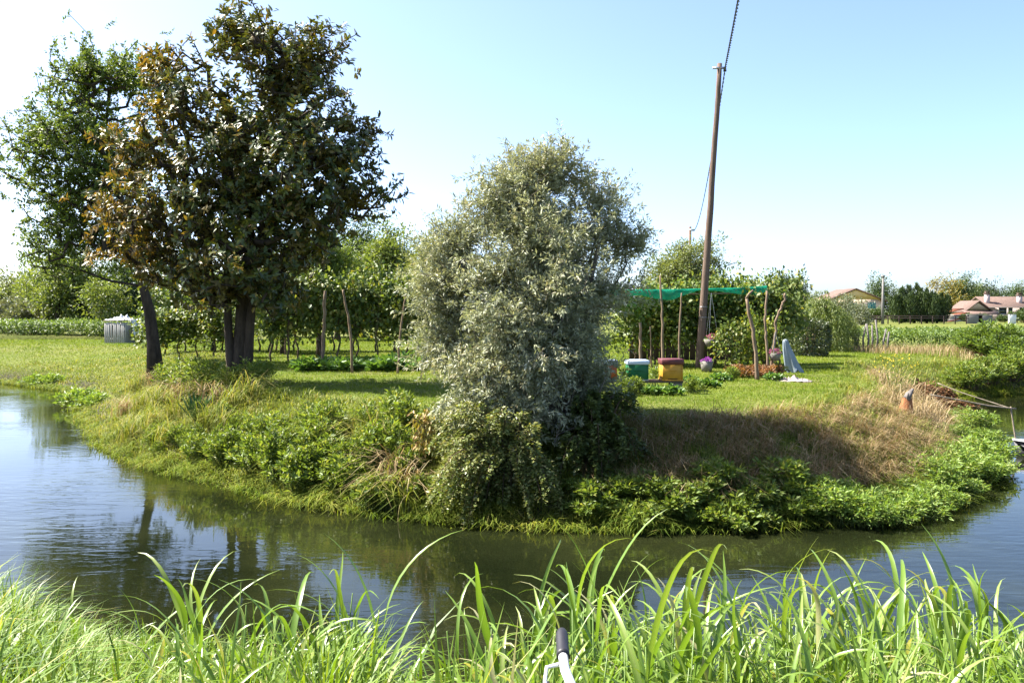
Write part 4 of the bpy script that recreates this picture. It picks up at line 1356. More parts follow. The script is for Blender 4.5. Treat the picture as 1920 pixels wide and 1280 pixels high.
SG = 'rough stakes in the garden'
stake('upright dark stake, leftmost of three tall ones behind the vegetable bed', [(606, 690), (607, 620), (610, 545)], 25, 0.075, 0.06, group=SG)
stake('crooked stake leaning left, in the middle of three behind the vegetable bed', [(661, 699), (657, 620), (650, 580), (643, 543)], 23.2, 0.05, 0.04, group=SG)
stake('thin stake leaning right, nearest the left side of the olive', [(745, 701), (749, 640), (755, 590), (763, 541)], 23, 0.045, 0.03, group=SG)
stake('thick short post beside the two thin dark posts in the vine rows', [(596, 655), (596, 600), (595, 550)], 33, 0.07, 0.06, group=SG)
stake('left of two thin dark posts in the lit grass', [(535, 664), (535, 595)], 33, 0.06, 0.05, group=SG)
stake('right of two thin dark posts in the lit grass', [(541, 664), (542, 592)], 33.3, 0.045, 0.04, group=SG)
stake('left leaning prop of the woodpile behind the thick trunk', [(502, 648), (522, 592)], 36, 0.06, 0.05, group=SG)
stake('middle leaning prop of the woodpile behind the thick trunk', [(508, 648), (525, 594)], 36.3, 0.06, 0.05, group=SG)
stake('right leaning prop of the woodpile behind the thick trunk', [(517, 648), (528, 597)], 36.6, 0.06, 0.05, group=SG)
stake('tall thin pale stake rising above the green net behind the green hive', [(1243, 672), (1242, 600), (1238, 516)], 24.6, 0.06, 0.035, group=SG)
stake('thin stake just left of the utility pole, ending at the net', [(1273, 676), (1275, 610), (1278, 549)], 24.6, 0.045, 0.03, group=SG)
stake('pale post seen over the green hive', [(1203, 678), (1200, 605)], 25, 0.07, 0.055, group=SG)
stake('thin stick leaning between the pale post and the tall thin stake', [(1222, 670), (1219, 612)], 25.3, 0.03, 0.025, group=SG)
stake('stout leaning stake with a forked top at the right of the trellis', [(1421, 712), (1417, 660), (1409, 610), (1400, 560)], 20.8, 0.07, 0.055, group=SG, fork=[(1399, 560), (1405, 550), (1412, 544)])
stake('reddish stake under the right corner of the net', [(1441, 705), (1437, 640), (1435, 600), (1438, 545)], 22, 0.05, 0.04, group=SG)
stake('crooked S-shaped stake by the pale blue tarp', [(1446, 695), (1450, 650), (1456, 620), (1454, 600), (1464, 580), (1470, 566), (1472, 550)], 22.2, 0.05, 0.04, group=SG)
# grey pickets on the right
for j, (px, h) in enumerate([(1610, 0.7), (1619, 1.0), (1627, 1.0), (1636, 0.95), (1645, 1.15), (1656, 0.8), (1665, 0.7), (1602, .6)]):
    b = G(px, 650, 37 - .2 * (j % 3))
    mb = MB()
    tube(mb, [(0, 0, -.1), (rng.normal() * .03, 0, h * .5), (rng.normal() * .05, 0, h * 1.15)], [0.05, 0.045, 0.035], 6, wob=.08)
    tag(link('picket', mb.mesh('picket', 'picket', True), None, b), 'grey weathered picket standing before the crop field', 'picket', 'grey pickets before the crop field')
mb = MB()
q0, q1 = at(1592, 623, 37), at(1612, 652, 36.6)
tube(mb, np.array([q0, (q0 + q1) / 2, q1]) - q0, 0.035, 6)
tag(link('brace_pole', mb.mesh('brace_pole', 'picket', True), None, tuple(q0)), 'slanting grey pole leaning on the left end of the pickets', 'pole')

# utility pole and its cable
pb = G(1311, 690, 25)
ptop = at(1350, 120, 25)
root = thing('utility_pole', 'tall leaning wooden utility pole behind the hives', 'utility pole', pb)
L_ = ptop - np.array(pb)
t = np.linspace(-0.02, 1, 14)[:, None]
mb = MB()
tube(mb, L_ * t + rng.normal(size=(14, 3)) * 0.006, np.linspace(0.125, 0.068, 14), 14)
part('shaft', mb, 'polewood', root, True)
mb = MB()
br = L_ * 0.985
box(mb, br + np.array([-0.22, -0.07, -0.03]), br + np.array([0.17, -0.03, 0.03]))
part('bracket', mb, 'steel', root)
mb = MB()
tube(mb, [br + np.array([0.14, -0.05, -0.1]), br + np.array([0.14, -0.05, 0.02])], [0.05, 0.035], 8)
part('clamp', mb, 'cable', root)
for j, f_ in enumerate((0.17, 0.205)):
    mb = MB()
    a = np.linspace(0, 2 * math.pi, 19)
    c = L_ * f_
    rr = 0.125 - 0.057 * f_ + 0.004
    tube(mb, np.stack([c[0] + np.cos(a) * rr, c[1] + np.sin(a) * rr, np.full(19, c[2])], 1), 0.008, 5, cap=False)
    part('band', mb, 'steel', root)
far_b = G(1294, 600, 68)
far_t = at(1294, 425, 68)


def cable(mb, A, B, sag, rad=0.012, hel=0.013, pitch=0.5, n=500):
    t = np.linspace(0, 1, n)[:, None]
    c = A * (1 - t) + B * t - np.array([0, 0, 1]) * sag * 4 * t * (1 - t)
    d = unit(B - A)
    u = unit(np.cross(d, [0, 0, 1]))
    v = np.cross(u, d)
    ph = t * np.linalg.norm(B - A) / pitch * 2 * math.pi
    for s in (0, math.pi):
        tube(mb, c + u * np.cos(ph + s) * hel + v * np.sin(ph + s) * hel, rad, 5, cap=False)


A = np.array(pb) + br + np.array([0.14, -0.05, -0.06])
root = thing('power_cable', 'twisted black power cable running over the leaning pole to the far pole', 'cable', A)
mb = MB()
cable(mb, np.zeros(3), np.array([0.55, -2.0, 7.4]) - A, 0.25, 0.014, 0.019, 0.52, 420)
part('near_span', mb, 'cable', root, True)
mb = MB()
cable(mb, np.zeros(3), far_t - np.array([-0.1, 0, 0.25]) - A, 1.5, 0.012, 0.014, 0.6, 420)
part('far_span', mb, 'cable', root, True)
root = thing('utility_pole', 'small distant utility pole behind the pale round tree', 'utility pole', far_b)
mb = MB()
tube(mb, [(0, 0, -.1), tuple(far_t - np.array(far_b))], [0.14, 0.1], 10)
part('shaft', mb, 'polewood', root, True)
mb = MB()
q = far_t - np.array(far_b)
box(mb, q + np.array([-0.05, -0.12, -0.35]), q + np.array([0.35, -0.1, -0.2]))
part('bracket', mb, 'steel', root)
for px, Y, top, what in [(1655, 118, 519, 'pale concrete pole in front of the ochre gable house'), (1778, 150, 558, 'thin grey pole by the red sheds')]:
    b = G(px, 600, Y)
    tp_ = at(px + 1, top, Y) - np.array(b)
    root = thing('lamp_pole' if px > 1700 else 'concrete_pole', what, 'pole', b)
    mb = MB()
    tube(mb, [(0, 0, -.1), tuple(tp_)], [0.22 if px < 1700 else 0.12, 0.13 if px < 1700 else 0.09], 10)
    part('shaft', mb, 'concrete', root, True)
    mb = MB()
    tube(mb, [tp_ - np.array([0, 0, .1]), tp_ + np.array([0, 0, .25])], [0.2, 0.2], 10)
    part('cap', mb, 'concrete', root, True)

# net over the trellis
m, nt, out = new_mat('green_net')
df = nt.nodes.new('ShaderNodeBsdfDiffuse')
tr_ = nt.nodes.new('ShaderNodeBsdfTranslucent')
tp_n = nt.nodes.new('ShaderNodeBsdfTransparent')
tc = nt.nodes.new('ShaderNodeTexCoord')
nz = nt.nodes.new('ShaderNodeTexNoise')
nz.inputs['Scale'].default_value = 3
nt.links.new(tc.outputs['Object'], nz.inputs['Vector'])
rr = ramp(nt, [(0.008, 0.22, 0.13), (0.02, 0.34, 0.21)], nz.outputs[0])
nt.links.new(rr.outputs[0], df.inputs[0])
nt.links.new(rr.outputs[0], tr_.inputs[0])
m1 = nt.nodes.new('ShaderNodeMixShader')
m1.inputs[0].default_value = 0.5
m2 = nt.nodes.new('ShaderNodeMixShader')
m2.inputs[0].default_value = 0.2
nt.links.new(df.outputs[0], m1.inputs[1])
nt.links.new(tr_.outputs[0], m1.inputs[2])
nt.links.new(m1.outputs[0], m2.inputs[1])
nt.links.new(tp_n.outputs[0], m2.inputs[2])
nt.links.new(m2.outputs[0], out.inputs[0])
M['net'] = m
nu, nv = 60, 14
u = np.linspace(0, 1, nu)
pxu = 1125 + u * (1438 - 1125)
edge_t = np.interp(pxu, [1125, 1200, 1300, 1380, 1438], [543, 542, 541, 539, 535])
edge_b = np.interp(pxu, [1125, 1200, 1230, 1260, 1275, 1310, 1350, 1390, 1420, 1438], [560, 553, 560, 563, 556, 544, 546, 552, 554, 545])
V = []
for i in range(nu):
    for j in range(nv):
        f_ = j / (nv - 1)
        if f_ < 0.6:
            q = at(pxu[i], edge_t[i], 25.2 + (0.6 - f_) / 0.6 * 2.6)
            q[2] = at(pxu[i], edge_t[i], 25.2)[2] + 0.06 * math.sin(i * 0.5) * (0.6 - f_) - 0.1 * (0.6 - f_) / 0.6
        else:
            w = (f_ - 0.6) / 0.4
            q = at(pxu[i], edge_t[i] + (edge_b[i] - edge_t[i]) * w, 25.2 - 0.05 * math.sin(w * 3) + 0.03 * math.sin(i * 0.9))
        V.append(q)
V = np.array(V)
ii = (np.arange(nu - 1)[:, None] * nv + np.arange(nv - 1)[None, :]).ravel()
nb_ = V[0].copy()
mb = MB().add(V - nb_, Q=np.stack([ii, ii + 1, ii + nv + 1, ii + nv], 1))
tag(link('shade_net', mb.mesh('shade_net', 'net', True), None, tuple(nb_)), 'green shade net stretched over the top of the vine trellis', 'net')
for j, (Y, what) in enumerate([(25.3, 'front rail carrying the green net'), (27.8, 'rear rail carrying the green net')]):
    a_, c_ = at(1125, 546, Y), at(1440, 540, Y)
    a_[2] = c_[2] = 2.22
    mb = MB()
    tube(mb, np.array([a_, (a_ + c_) / 2 - np.array([0, 0, .04]), c_]) - a_, 0.025, 6)
    tag(link('trellis_rail', mb.mesh('trellis_rail', 'stake', True), None, tuple(a_)), what, 'rail')
# dark plank screen behind the vines
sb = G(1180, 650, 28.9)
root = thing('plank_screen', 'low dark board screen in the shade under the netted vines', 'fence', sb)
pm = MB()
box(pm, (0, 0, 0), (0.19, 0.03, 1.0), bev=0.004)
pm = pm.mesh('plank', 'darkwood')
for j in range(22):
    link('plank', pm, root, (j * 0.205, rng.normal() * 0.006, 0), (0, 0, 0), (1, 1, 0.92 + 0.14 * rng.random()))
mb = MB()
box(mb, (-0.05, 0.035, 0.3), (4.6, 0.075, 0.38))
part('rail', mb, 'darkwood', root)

# ------------------------------------------------------------------ bee hives
def paint(name, c, rough=0.5):
    return solid(name, c, tuple(v * 0.72 for v in c), 9, rough, 0.3, detail=8, bump=0.12)


M['hive_green'] = paint('hive_green_paint', (0.012, 0.13, 0.045))
M['hive_yellow'] = paint('hive_yellow_paint', (0.52, 0.27, 0.03))
M['hive_orange'] = paint('hive_orange_paint', (0.50, 0.12, 0.03))
M['lid_blue'] = solid('lid_pale_blue_metal', (0.55, 0.62, 0.72), (0.42, 0.48, 0.56), 8, 0.4, 0.5)
M['lid_grey'] = solid('lid_grey_metal', (0.36, 0.40, 0.46), (0.24, 0.27, 0.32), 8, 0.45, 0.5)
M['lid_red'] = solid('lid_dark_red', (0.13, 0.028, 0.028), (0.07, 0.018, 0.02), 10, 0.55, 0.4)
M['black'] = solid('dark_slot', (0.015, 0.015, 0.015), (0.01, 0.01, 0.01))


def hive(name, label, px, Y, body, lid, W_=0.42, D_=0.48, H_=0.34, z0=0.205, rot=0.0, lidh=0.09):
    x = at(px, 700, Y)[0]
    root = thing(name, label, 'beehive', (x, Y, z0), rot)
    mb = MB()
    box(mb, (-W_ / 2 - .012, 0 - .012, 0), (W_ / 2 + .012, D_ + .012, 0.028), bev=0.004)
    part('floor_board', mb, 'greywood' if lid != 'lid_red' else body, root)
    mb = MB()
    box(mb, (-W_ / 2, 0, 0.03), (W_ / 2, D_, H_), bev=0.005)
    bo = part('body', mb, body, root)
    mb = MB()
    for sx in (-1, 1):
        box(mb, (sx * W_ * 0.5 - (0.022 if sx > 0 else 0.002), -0.006, 0.032), (sx * W_ * 0.5 + (0.002 if sx > 0 else 0.022), 0.0, H_ - .004))
    part('corner_batten', mb, body, root)['kind'] = 'stuff'
    mb = MB()
    box(mb, (-0.09, -0.02, H_ * 0.62), (0.09, -0.001, H_ * 0.62 + 0.022), bev=0.003)
    part('handle', mb, body, root)
    mb = MB()
    box(mb, (-0.1, -0.004, 0.036), (0.1, 0.001, 0.05))
    part('entrance', mb, 'black', root)
    mb = MB()
    ov = 0.022
    box(mb, (-W_ / 2 - ov, -ov, H_ + .003), (W_ / 2 + ov, D_ + ov, H_ + lidh), bev=0.006)
    part('lid', mb, lid, root)
    return root


hive('beehive', 'green beehive with a pale blue metal lid, between the orange and yellow hives', 1197, 17.9, 'hive_green', 'lid_blue')
hive('beehive', 'yellow beehive with a dark red lid at the right end of the bench', 1261.5, 17.9, 'hive_yellow', 'lid_red', W_=0.42, lidh=0.115)
hive('beehive', 'orange beehive with a grey lid half hidden by the olive', 1138, 17.9, 'hive_orange', 'lid_grey')
x0, x1 = at(1100, 700, 17.9)[0], at(1290, 700, 17.9)[0]
root = thing('hive_bench', 'low dark plank bench carrying the three beehives', 'bench', ((x0 + x1) / 2, 18.1, 0))
w2 = (x1 - x0) / 2
for j in range(3):
    mb = MB()
    box(mb, (-w2, -0.22 + j * 0.2, 0.165), (w2 - .03 * j, -0.03 + j * 0.2, 0.2), bev=0.004)
    part('plank', mb, 'board', root)
for sx in (-0.8, 0, 0.8):
    mb = MB()
    box(mb, (sx * w2 - 0.1, -0.2, -0.05), (sx * w2 + 0.1, 0.33, 0.163), bev=0.006)
    part('block', mb, 'concrete', root)
# small plants growing in front of the hives
hp = shrub_meshes('hive_weed', 0.12, 0.5, 10, 14, 0.07, 'soy', 190, 0.05)
shrub('hive_weed', 'thin leafy weed between the orange and green hives', 'weed', hp, G(1166, 715, 17.5), 1, 1.2)
shrub('hive_weed', 'thin leafy weed between the green and yellow hives', 'weed', hp, G(1226, 715, 18.9), 2, 1.0)

# ------------------------------------------------------------------ pots, flowers, tarp, cloth
M['pot'] = solid('grey_pot', (0.20, 0.185, 0.155), (0.13, 0.12, 0.10), 8, 0.7, 0.3)


def bowl(mb, r0, r1, h, n=20):
    prof = [(r0 * .98, 0.0), (r0, 0.0), ((r0 + r1) * .53, h * .5), (r1, h), (r1 * 0.94, h), ((r0 + r1) * .49, h * .5), (r0 * .8, h * .15)]
    a = np.arange(n) * 2 * math.pi / n
    V = np.concatenate([np.stack([np.cos(a) * r, np.sin(a) * r, np.full(n, z)], 1) for r, z in prof])
    Q = [[i * n + j, i * n + (j + 1) % n, (i + 1) * n + (j + 1) % n, (i + 1) * n + j] for i in range(len(prof) - 1) for j in range(n)]
    V = np.concatenate([V, [[0, 0, 0], [0, 0, h * .7]]])
    T = [[n * len(prof), (j + 1) % n, j] for j in range(n)] + [[n * len(prof) + 1, (len(prof) - 1) * n + j, (len(prof) - 1) * n + (j + 1) % n] for j in range(n)]
    mb.add(V, T=T, Q=Q)


def blooms(Rr, h, n, g):
    mb = MB()
    c = rand_dirs(n, g) * Rr * np.array([1, 1, .7]) * (0.5 + .5 * g.random((n, 1)))
    c[:, 2] = np.abs(c[:, 2]) + h
    for k in range(5):
        a = k * 2 * math.pi / 5 + g.random(n)
        D = unit(np.stack([np.cos(a), -0.6 + 0 * a, np.sin(a)], 1) + unit(c) * .3)
        leaves(mb, c, D, np.tile([0, -1.0, .3], (n, 1)), 0.045, 0.04, g.random(n))
    return mb


g = np.random.default_rng(200)


def pot_thing(name, label, q, r0, r1, h, flower, nfl, hang=None, pot=True):
    root = thing(name, label, 'flower pot' if pot else 'flowers', q)
    if pot:
        mb = MB()
        bowl(mb, r0, r1, h)
        part('pot', mb, 'pot', root, True)
    mb = MB()
    n = 240
    P = rand_dirs(n, g) * np.array([r1, r1, r1 * .6]) * (0.4 + .6 * g.random((n, 1)))
    P[:, 2] = np.abs(P[:, 2]) + h * .8
    leaves(mb, P, unit(P + rand_dirs(n, g)), rand_dirs(n, g), 0.06, 0.03, g.random(n))
    tag(part('foliage', mb, 'garden', root), kind='stuff')
    tag(part('blooms', blooms(r1 * 1.05, h * .95, nfl, g), flower, root), kind='stuff')
    if hang:
        for k in range(3):
            a = k * 2.1
            mb = MB()
            tube(mb, [(math.cos(a) * r1, math.sin(a) * r1, h), (0, 0, hang)], 0.004, 4, cap=False)
            part('wire', mb, 'steel', root)
    return root


q = at(1333, 650, 24.6)
pot_thing('hanging_pot', 'hanging bowl of pink flowers just right of the utility pole', (q[0], q[1], q[2]), 0.12, 0.21, 0.22, 'pinkflower', 60, hang=2.2 - q[2])
q = at(1453, 676, 22.0)
pot_thing('hanging_pot', 'grey pot with pale pink flowers hung on the crooked stakes', (q[0], q[1], q[2]), 0.10, 0.16, 0.2, 'pinkflower', 26, hang=0.75)
q = G(1325, 690, 23.6)
o = pot_thing('flowering_plant', 'purple flowering plant at the foot of the utility pole', (q[0], q[1], q[2]), 0.13, 0.17, 0.3, 'purpleflower', 46)

# tarp draped over something tall and narrow
tb = G(1468, 690, 22.8)
m_u, m_v = 36, 14
V = []
for j in range(m_v):
    f_ = j / (m_v - 1)
    for i in range(m_u):
        a = i / m_u * 2 * math.pi
        w = 0.06 + 0.13 * f_ ** 0.8
        w *= 1 + 0.32 * f_ * math.sin(a * 5 + 1 + 2 * f_) + 0.14 * math.sin(a * 9 + 3 * f_)
        V.append((0.06 + 0.24 * f_ ** 1.3 + math.cos(a) * w, math.sin(a) * w * 0.6, 0.88 * (1 - f_) + 0.01 + 0.05 * f_ * (1 + math.sin(a * 4)) * (f_ > .9)))
Q = [[j * m_u + i, j * m_u + (i + 1) % m_u, (j + 1) * m_u + (i + 1) % m_u, (j + 1) * m_u + i] for j in range(m_v - 1) for i in range(m_u)]
V.append((0.06, 0, 0.92))
T = [[len(V) - 1, i, (i + 1) % m_u] for i in range(m_u)]
M['tarp'] = solid('pale_blue_tarp', (0.24, 0.29, 0.32), (0.15, 0.185, 0.21), 5, 0.6, 0.3)
tag(link('tarp', MB().add(V, T=T, Q=[q_[::-1] for q_ in Q]).mesh('tarp', 'tarp', True), None, tb), 'pale blue-grey tarp draped like a cone beside the crooked stake', 'tarp')
# crumpled cloth on the grass
def crumple(nx_, ny_, lx, ly, amp, seed, edge=-0.01):
    g = np.random.default_rng(seed)
    U, W_ = np.meshgrid(np.linspace(-1, 1, nx_), np.linspace(-1, 1, ny_))
    z = amp * np.abs(sn(U * 4, W_ * 4, 1.0, seed)) + amp * 0.5 * g.random(U.shape)
    z = z * np.clip(1.15 - np.maximum(np.abs(U), np.abs(W_)), 0, 1) + edge
    x = U * lx / 2 * (1 + 0.12 * np.sin(W_ * 5 + seed)) + g.normal(size=U.shape) * 0.01
    y = W_ * ly / 2 * (1 + 0.15 * np.sin(U * 4)) + g.normal(size=U.shape) * 0.01
    ii = (np.arange(ny_ - 1)[:, None] * nx_ + np.arange(nx_ - 1)[None, :]).ravel()
    return MB().add(np.stack([x.ravel(), y.ravel(), z.ravel()], 1), Q=np.stack([ii, ii + 1, ii + nx_ + 1, ii + nx_], 1))


M['cloth'] = solid('pale_cloth', (0.36, 0.30, 0.275), (0.22, 0.18, 0.165), 7, 0.9, 0.1)
M['plastic'] = solid('clear_white_plastic', (0.62, 0.64, 0.66), (0.42, 0.44, 0.47), 6, 0.3, 0.5)
tag(link('cloth', crumple(34, 16, 0.85, 0.75, 0.11, 3).mesh('cloth', 'cloth'), None, G(1485, 713, 20.6)), 'crumpled pale pinkish cloth lying on the grass by the stakes', 'cloth')

# ------------------------------------------------------------------ pallet box with plastic
cb = G(230, 642, 45.5)
root = thing('plank_box', 'grey box of upright planks standing on the lit grass at left', 'box', cb, -0.25)
pm = MB()
box(pm, (-0.05, -0.012, 0), (0.05, 0.012, 1.12), bev=0.003)
pm = pm.mesh('plank', 'greywood')
for j in range(10):
    link('plank', pm, root, (-0.56 + j * 0.124, -0.6, 0), (0, rng.normal() * .015, 0), (1, 1, 0.95 + .07 * rng.random()))
    link('plank', pm, root, (-0.56 + j * 0.124, 0.6, 0), (0, 0, 0), (1, 1, 0.95 + .07 * rng.random()))
    link('plank', pm, root, (0.64, -0.54 + j * 0.12, 0), (0, 0, R(90)), (1, 1, 0.95 + .07 * rng.random()))
    link('plank', pm, root, (-0.64, -0.54 + j * 0.12, 0), (0, 0, R(90)), (1, 1, 0.95 + .07 * rng.random()))
for z in (0.2, 0.95):
    for y in (-0.57, 0.57):
        mb = MB()
        box(mb, (-0.6, y - .015, z), (0.6, y + .015, z + .09))
        part('rail', mb, 'greywood', root)
mb = MB()
box(mb, (-0.66, -0.64, 1.19), (0.66, 0.64, 1.23), bev=.004)
part('top_board', mb, 'driftwood', root)
o = tag(link('plastic_sheet', crumple(30, 30, 1.25, 1.15, 0.28, 5).mesh('plastic_sheet', 'plastic'), None, (cb[0] + 0.02, cb[1], cb[2] + 1.235), (0, 0, -0.25)), 'crumpled white plastic sheet on top of the plank box', 'plastic sheet')
mb = crumple(22, 26, 1.0, 1.0, 0.25, 8)
o = tag(link('plastic_bag', mb.mesh('plastic_bag', 'plastic'), None, (cb[0] + 0.82, cb[1] - .1, cb[2] + 0.75), (0, R(75), 0)), 'pale plastic hanging down the right side of the plank box', 'plastic sheet')

# ------------------------------------------------------------------ stump, drift poles, boat on the right bank
sb = G(1699, 752, 16.8)
root = thing('stump', 'orange-brown broken stump with grey bark at the edge of the right bank', 'stump', sb, 0.3)
M['stump'] = solid('fresh_orange_wood', (0.36, 0.15, 0.06), (0.13, 0.055, 0.028), 11, 0.85, 0.15, stretch=(2, 2, .6), bump=.8)
mb = MB()
tube(mb, [(-0.06, 0, -0.1), (-0.05, 0, 0.1), (-0.02, 0, 0.22), (0.03, 0.01, 0.34), (0.06, 0, 0.42)], [0.12, 0.125, 0.105, 0.10, 0.06], 16, wob=.2)
part('trunk', mb, 'stump', root, True)
mb = MB()
tube(mb, [(0.02, -.02, 0.38), (0.08, -.02, 0.47), (0.16, 0, 0.58)], [0.075, 0.06, 0.02], 10, wob=.25)
part('grey_bark', mb, 'picket', root, True)
mb = MB()
tube(mb, [(0.05, -.03, 0.3), (-0.04, -.08, 0.45), (-0.03, -.08, 0.52)], [0.03, 0.03, 0.015], 7, wob=.1)
part('snag', mb, 'picket', root, True)


def drift(label, pix, Y0, Y1, r0, r1):
    P = np.array([at(a, b, Y0 + (Y1 - Y0) * i / (len(pix) - 1)) for i, (a, b) in enumerate(pix)])
    t = np.linspace(0, 1, 14)
    Pi = np.stack([np.interp(t, np.linspace(0, 1, len(P)), P[:, k]) for k in range(3)], 1)
    mb = MB()
    tube(mb, Pi - P[0], np.linspace(r0, r1, 14), 7, wob=.08)
    tag(link('drift_pole', mb.mesh('drift_pole', 'driftwood', True), None, tuple(P[0])), label, 'pole', 'pale poles of the landing frame')


drift('lower pale pole reaching out over the water at the right edge', [(1745, 740), (1790, 748), (1850, 760), (1905, 766)], 17.6, 17.6, 0.014, 0.017)
drift('upper thin pale pole meeting the lower one over the water', [(1758, 718), (1800, 735), (1850, 751), (1894, 765)], 18.6, 17.7, 0.011, 0.010)
drift('upright pale pole standing in the water by the boat', [(1909, 848), (1903, 815), (1895, 762)], 17.5, 17.6, 0.018, 0.015)
M['hull'] = solid('dark_hull_paint', (0.03, 0.03, 0.035), (0.015, 0.015, 0.02), 6, .55, .3)
M['white'] = solid('white_paint', (0.72, 0.72, 0.70), (0.58, 0.58, 0.56), 6, .5, .4)
bt = at(1899, 845, 17.3)
root = thing('rowing_boat', 'dark rowing boat with a pale gunwale, only its bow in view at the right edge', 'boat', (bt[0], bt[1], WATER), R(-14))
mb = MB()
sec = []
for i in range(13):
    f_ = i / 12
    w = 0.62 * (1 - (1 - min(1, f_ * 1.6)) ** 2) * (1 - .25 * max(0, f_ - .6)) + 0.01
    top = 0.30 - 0.12 * math.sin(f_ * math.pi)
    sec.append((f_ * 3.2, w, top))
V = []
for x_, w, top in sec:
    V += [(x_, -w, top), (x_ + .12 * (1 - x_ / 3.2), -w * .75, -0.08), (x_ + .12 * (1 - x_ / 3.2), w * .75, -0.08), (x_, w, top), (x_, w * .93, top), (x_ + .12, w * .66, 0.0), (x_ + .12, -w * .66, 0.0), (x_, -w * .93, top)]
Q = [[i * 8 + j, i * 8 + (j + 1) % 8, (i + 1) * 8 + (j + 1) % 8, (i + 1) * 8 + j] for i in range(12) for j in range(8)]
Q += [[0, 7, 6, 1], [2, 5, 4, 3], [1, 6, 5, 2], [96, 97, 102, 103], [98, 99, 100, 101], [97, 98, 101, 102]]
mb.add(V, Q=Q)
part('hull', mb, 'hull', root)
for sx in (-1, 1):
    mb = MB()
    tube(mb, [(x_, sx * w, top + .012) for x_, w, top in sec], 0.018, 6)
    part('gunwale', mb, 'white', root)
mb = MB()
box(mb, (1.5, -0.5, 0.1), (1.75, 0.5, 0.13))
part('seat', mb, 'driftwood', root)

# ------------------------------------------------------------------ houses
M['ochre'] = solid('ochre_render', (0.80, 0.60, 0.42), (0.72, 0.53, 0.38), 0.6, .9, .1)
M['pinkwall'] = solid('pink_render', (0.50, 0.39, 0.37), (0.42, 0.33, 0.32), 0.6, .9, .1)
M['cream'] = solid('cream_render', (0.62, 0.53, 0.42), (0.52, 0.45, 0.36), 0.6, .9, .1)
M['tiles'] = solid('brown_roof_tiles', (0.17, 0.118, 0.098), (0.11, 0.075, 0.063), 2.5, .9, .1, bump=.5)
M['redtiles'] = solid('terracotta_tiles', (0.28, 0.095, 0.048), (0.17, 0.06, 0.035), 2.5, .9, .1, bump=.5)
M['teal'] = solid('teal_shutter', (0.03, 0.26, 0.28), (0.02, 0.19, 0.21), 3, .6, .3)
M['glass'] = solid('dark_window', (0.05, 0.055, 0.06), (0.03, 0.033, 0.04), 2, .08, .5)
M['darktrim'] = solid('dark_brown_trim', (0.10, 0.06, 0.045), (0.07, 0.045, 0.035), 5, .8, .2)


def gable_roof(mb, x0, x1, y0, y1, ze, zr, th=0.18, along='y'):
    """two pitched slabs; ridge along y (gable faces the camera) or x"""
    if along == 'y':
        xm = (x0 + x1) / 2
        for a, b in ((x0, xm), (x1, xm)):
            V = [(a, y0, ze), (b, y0, zr), (b, y1, zr), (a, y1, ze), (a, y0, ze - th), (b, y0, zr - th), (b, y1, zr - th), (a, y1, ze - th)]
            mb.add(V, Q=[[0, 1, 2, 3], [7, 6, 5, 4], [0, 4, 5, 1], [3, 2, 6, 7], [0, 3, 7, 4]])
    else:
        ym = (y0 + y1) / 2
        for a, b in ((y0, ym), (y1, ym)):
            V = [(x0, a, ze), (x0, b, zr), (x1, b, zr), (x1, a, ze), (x0, a, ze - th), (x0, b, zr - th), (x1, b, zr - th), (x1, a, ze - th)]
            mb.add(V, Q=[[0, 1, 2, 3], [7, 6, 5, 4], [0, 4, 5, 1], [3, 2, 6, 7], [0, 3, 7, 4]])


def gable_wall(mb, x0, x1, y0, y1, ze, zr, along='y'):
    box(mb, (x0, y0, -0.1), (x1, y1, ze))
    if along == 'y':
        xm = (x0 + x1) / 2
        V = [(x0, y0, ze), (x1, y0, ze), (xm, y0, zr), (x0, y1, ze), (x1, y1, ze), (xm, y1, zr)]
    else:
        ym = (y0 + y1) / 2
        V = [(x0, y1, ze), (x0, y0, ze), (x0, ym, zr), (x1, y1, ze), (x1, y0, ze), (x1, ym, zr)]
    mb.add(V, T=[[0, 1, 2], [3, 5, 4]], Q=[[0, 3, 4, 1]])


def window(parent, x, y, z, w, h, shut=None, label=None):
    mb = MB()
    box(mb, (x - w / 2, y - .03, z - h / 2), (x + w / 2, y + .02, z + h / 2))
    wo = part('window', mb, 'glass', parent)
    mb = MB()
    for a in ((x - w / 2 - .07, z - h / 2 - .07, x + w / 2 + .07, z - h / 2), (x - w / 2 - .07, z + h / 2, x + w / 2 + .07, z + h / 2 + .07), (x - w / 2 - .07, z - h / 2, x - w / 2, z + h / 2), (x + w / 2, z - h / 2, x + w / 2 + .07, z + h / 2)):
        box(mb, (a[0], y - .07, a[1]), (a[2], y - .002, a[3]))
    part('frame', mb, 'white' if not shut else 'teal', wo)
    mb = MB()
    box(mb, (x - w / 2 - .12, y - .14, z - h / 2 - .14), (x + w / 2 + .12, y - .002, z - h / 2 - .075))
    part('sill', mb, 'concrete', wo)
    if shut:
        for sx in (-1, 1):
            mb = MB()
            a, b = sorted((x + sx * .03, x + sx * (w / 2 - .01)))
            box(mb, (a, y - .07, z - h / 2), (b, y - .035, z + h / 2))
            for k in range(7):
                zz = z - h / 2 + h * (k + .5) / 7
                box(mb, (a + .06, y - .085, zz - .04), (b - .06, y - .071, zz + .04))
            part('shutter', mb, 'teal', parent)
    return wo


